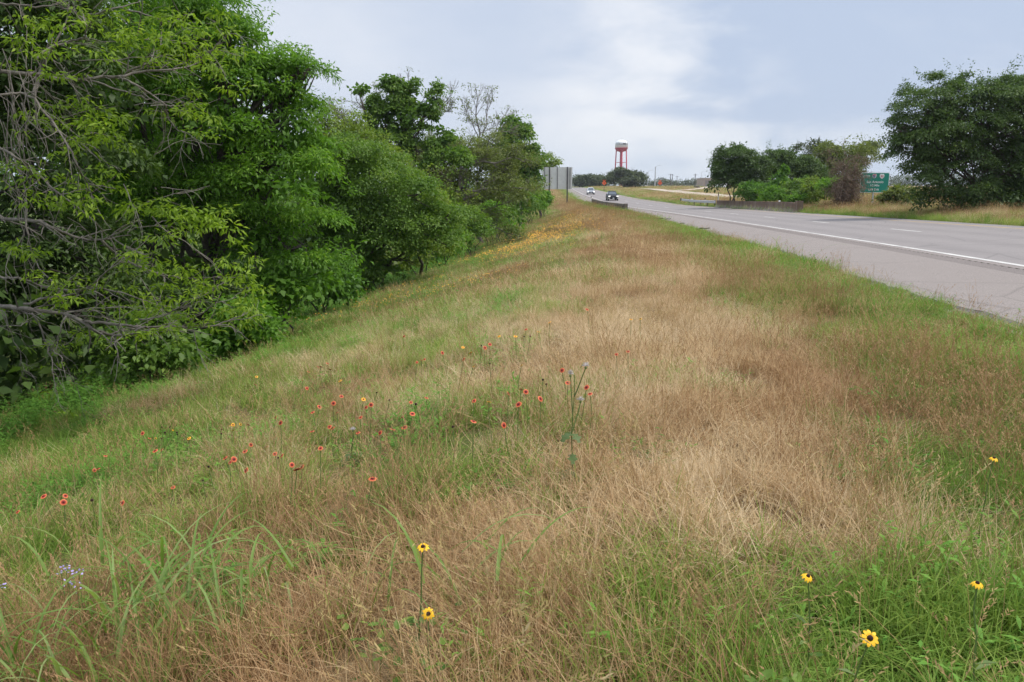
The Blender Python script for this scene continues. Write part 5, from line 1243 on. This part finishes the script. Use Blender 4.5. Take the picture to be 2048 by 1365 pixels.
# tall thistle gone to seed
def thistle(px, py_top, py_base, Yd, heads, label, hh=None):
    b = hit(px, py_base, 0.); Yd = b[1]; b[2] = float(z_ground(b[0], b[1])); root = thing('thistle', b, label, 'thistle')
    top = P(px + 8, py_top, Yd); sp = limb_path(b, top, 0, 7, .01); MB().tube(sp, np.linspace(.0042, .0022, 7), 6).build('stem', M_stem, root)
    for hx, hy, open_ in heads:
        h = P(hx, hy, Yd + rng.normal() * .05); st = sp[min(6, max(2, int(np.argmin(np.abs(sp[:, 2] - h[2] + .18)))))]
        MB().tube(limb_path(st, h, -.05, 5, .01), np.linspace(.004, .0025, 5), 5).build('branch', M_stem, root)
        dome(h, (rng.normal() * .2, -.3, 1), (.007), .010, 'seed_cup', M_stem, root)
        mb = MB(); nf = 52 if open_ else 26
        for _ in range(nf):
            d = unit(np.array([rng.normal(), rng.normal(), abs(rng.normal()) * (.5 if open_ else 1.1) + .25])); l = U(.014, .026); q_ = h + [0, 0, .012]; mb.tube([q_, q_ + d * l], [.0013, .0011], 3)
        o_ = mb.build('fluff', M_fluff, root); o_['kind'] = 'stuff'
    for k in range(9):
        p = sp[rng.integers(1, 4)]; a = U(0, 6.28); d = unit(np.array([math.cos(a), math.sin(a), .25])); s = unit(np.cross(d, [0, 0, 1])); l = U(.06, .11); v = [p]; f = []
        for i in range(6):
            t_ = (i + 1) / 6; w_ = .022 * math.sin(math.pi * t_ * .9) * (1.5 if i % 2 else .6); v += [p + d * l * t_ + s * w_ - [0, 0, .05 * t_ * t_], p + d * l * t_ - s * w_ - [0, 0, .05 * t_ * t_]]
        f = [(0, 1, 2)] + [(2 * i + 1, 2 * i + 3, 2 * i + 4, 2 * i + 2) for i in range(5)]; MB().add(v, f).build('leaf', M_thistle, root)
thistle(1141, 750, 985, 0, [(1161, 805, True), (1171, 737, True), (1141, 753, False)], 'tall spindly thistle with white fluffy seed heads in the dry grass')
thistle(700, 868, 945, 0, [(706, 863, True)], 'short thistle with a single white seed head among the red flowers')

# wide-bladed grass clumps
def wide_grass(px, py, nb, lm, label, spread=.12, az0=None, h0=0.05):
    b = hit(px, py, .30); b[2] = float(z_ground(b[0], b[1])); root = thing('johnson_grass', b, label, 'grass clump', 'wide-bladed grass clumps in the dry grass')
    for k in range(nb):
        az = U(0, 6.28) if az0 is None else az0 + rng.normal() * .7; base = b + [rng.normal() * spread, rng.normal() * spread, U(.04, .26)]
        p, wd, sd, ti = blade((0, 0, 0), U(.8, 1.25) * lm * 1.15, U(.1, .75), az, U(.45, 1.15), U(.012, .021), 8, U(), .08); p = p + base; sd = unit(np.array([-math.sin(az), math.cos(az), .15])); v = []; 
        up = unit(np.cross(np.gradient(p, axis=0), sd))
        for i in range(len(p)): v += [p[i] - sd * wd[i] / 2 + up[i] * wd[i] * .15, p[i], p[i] + sd * wd[i] / 2 + up[i] * wd[i] * .15]
        f = []
        for i in range(len(p) - 1):
            for j in range(2): f.append((3 * i + j, 3 * i + j + 1, 3 * i + 4 + j, 3 * i + 3 + j))
        me = bpy.data.meshes.new('blade'); me.from_pydata([tuple(q_) for q_ in v], [], f); at_ = me.attributes.new('tint', 'FLOAT', 'FACE'); at_.data.foreach_set('value', np.full(len(f), U(.2, 1), np.float32)); link('blade', me, M_johnson, root, True)
wide_grass(230, 1200, 13, .50, 'broad arching grass clump left of the big clump at bottom left')
wide_grass(300, 1150, 16, .52, 'largest broad-bladed grass clump at bottom left')
wide_grass(470, 1120, 12, .48, 'broad-bladed grass clump right of the largest one')
wide_grass(560, 1130, 9, .42, 'small drooping broad-bladed clump, rightmost of the bottom left group')
wide_grass(60, 1260, 12, .48, 'broad grass clump cut by the bottom left edge of the picture')
wide_grass(150, 1290, 9, .42, 'low broad grass clump above the bottom left corner')
wide_grass(380, 1190, 12, .46, 'broad-bladed clump between the largest clump and its right neighbour')
wide_grass(220, 1120, 9, .42, 'broad-bladed clump beside the lilac flowers')
wide_grass(845, 1085, 10, .42, 'arching broad grass clump just above the edge-on yellow flower')
wide_grass(1000, 1085, 4, .34, 'few curved broad blades right of the edge-on yellow flower')
wide_grass(1540, 505, 14, .75, 'tall green grass clump overhanging the shoulder of the road', .35)
wide_grass(690, 560, 10, .8, 'pale tall grass clump below the vine-smothered tree', .3)
# round-leaved weed under the bottom centre flower
def weed(px, py, n, label, r=.16):
    b = hit(px, py, .25); b[2] = float(z_ground(b[0], b[1])); root = thing('broadleaf_weed', b, label, 'weed', 'broad-leaved weeds in the near grass')
    for k in range(n):
        a = U(0, 6.28); c_ = b + [rng.normal() * r * .6, rng.normal() * r * .6, U(.05, .28)]; st = b + [rng.normal() * .02, rng.normal() * .02, 0]
        d = unit(np.array([math.cos(a), math.sin(a), U(-.1, .5)])); s = unit(np.cross(d, [0, 0, 1])); l = U(.03, .06); w_ = l * .3
        v = [c_, c_ + d * l * .3 + s * w_, c_ + d * l * .7 + s * w_ * .85, c_ + d * l, c_ + d * l * .7 - s * w_ * .85, c_ + d * l * .3 - s * w_, c_ + d * l * .5 - [0, 0, l * .1]]
        me = bpy.data.meshes.new('leaf'); me.from_pydata([tuple(q_) for q_ in v], [], [(0, 1, 6), (1, 2, 6), (2, 3, 6), (3, 4, 6), (4, 5, 6), (5, 0, 6)]); at_ = me.attributes.new('tint', 'FLOAT', 'FACE'); at_.data.foreach_set('value', np.full(6, U(), np.float32)); link('leaf', me, M_leafvine, root)
        if k % 2 == 0: MB().tube(limb_path(st, c_, .05, 4, .02), [.002] * 4, 4).build('stem', M_stem, root)
weed(820, 1235, 22, 'broad-leaved weed around the bottom centre yellow flower'); weed(760, 1280, 12, 'broad-leaved weed left of the bottom centre yellow flower', .12); weed(850, 1300, 16, 'broad-leaved weed below the bottom centre yellow flower')
weed(1560, 1320, 12, 'broad-leaved weed at the bottom edge well left of the widest yellow flower', .14)
# lilac vervain
def vervain(px, py, label):
    g = hit(px, py, .34); b = np.array([g[0], g[1], float(z_ground(g[0], g[1]))]); root = thing('vervain', b, label, 'flower', 'lilac flowers at bottom left')
    MB().tube(stem_path(b, g, 4), [.002] * 4, 4).build('stem', M_stem, root); mb = MB()
    for k in range(7):
        for v, f in petal_ring(g + rng.normal(size=3) * [.012, .012, .014], rnd_dir(1)[0] + [0, -.6, .8], .0, .0055, .0045, 5): mb.add(v, f)
    mb.build('petals', M_purple, root)['kind'] = 'stuff'
for a, b, l in [(122, 1140, 'lilac flower, upper left of the cluster at bottom left'), (133, 1138, 'lilac flower beside the upper left one'), (158, 1143, 'lilac flower, upper right of the cluster at bottom left'), (136, 1160, 'lilac flower in the middle of the bottom left cluster'), (155, 1172, 'lowest lilac flower of the bottom left cluster'), (3, 1173, 'lilac flower at the left picture edge')]: vervain(a, b, l)

# ------------------------------------------------------------------ the air
def air():
    def b(t):
        q = T(t); v = q.n('ShaderNodeVolumePrincipled'); v.inputs['Color'].default_value = (.86, .91, 1, 1); v.inputs['Density'].default_value = .00016; v.inputs['Anisotropy'].default_value = .2
        o = q.n('ShaderNodeOutputMaterial'); q.l(v.outputs[0], o.inputs['Volume'])
    o = MB().box((60, 735, 38), (3300, 1600, 92)).build('haze', mat('haze', b)); tag(o, kind='stuff')
air()
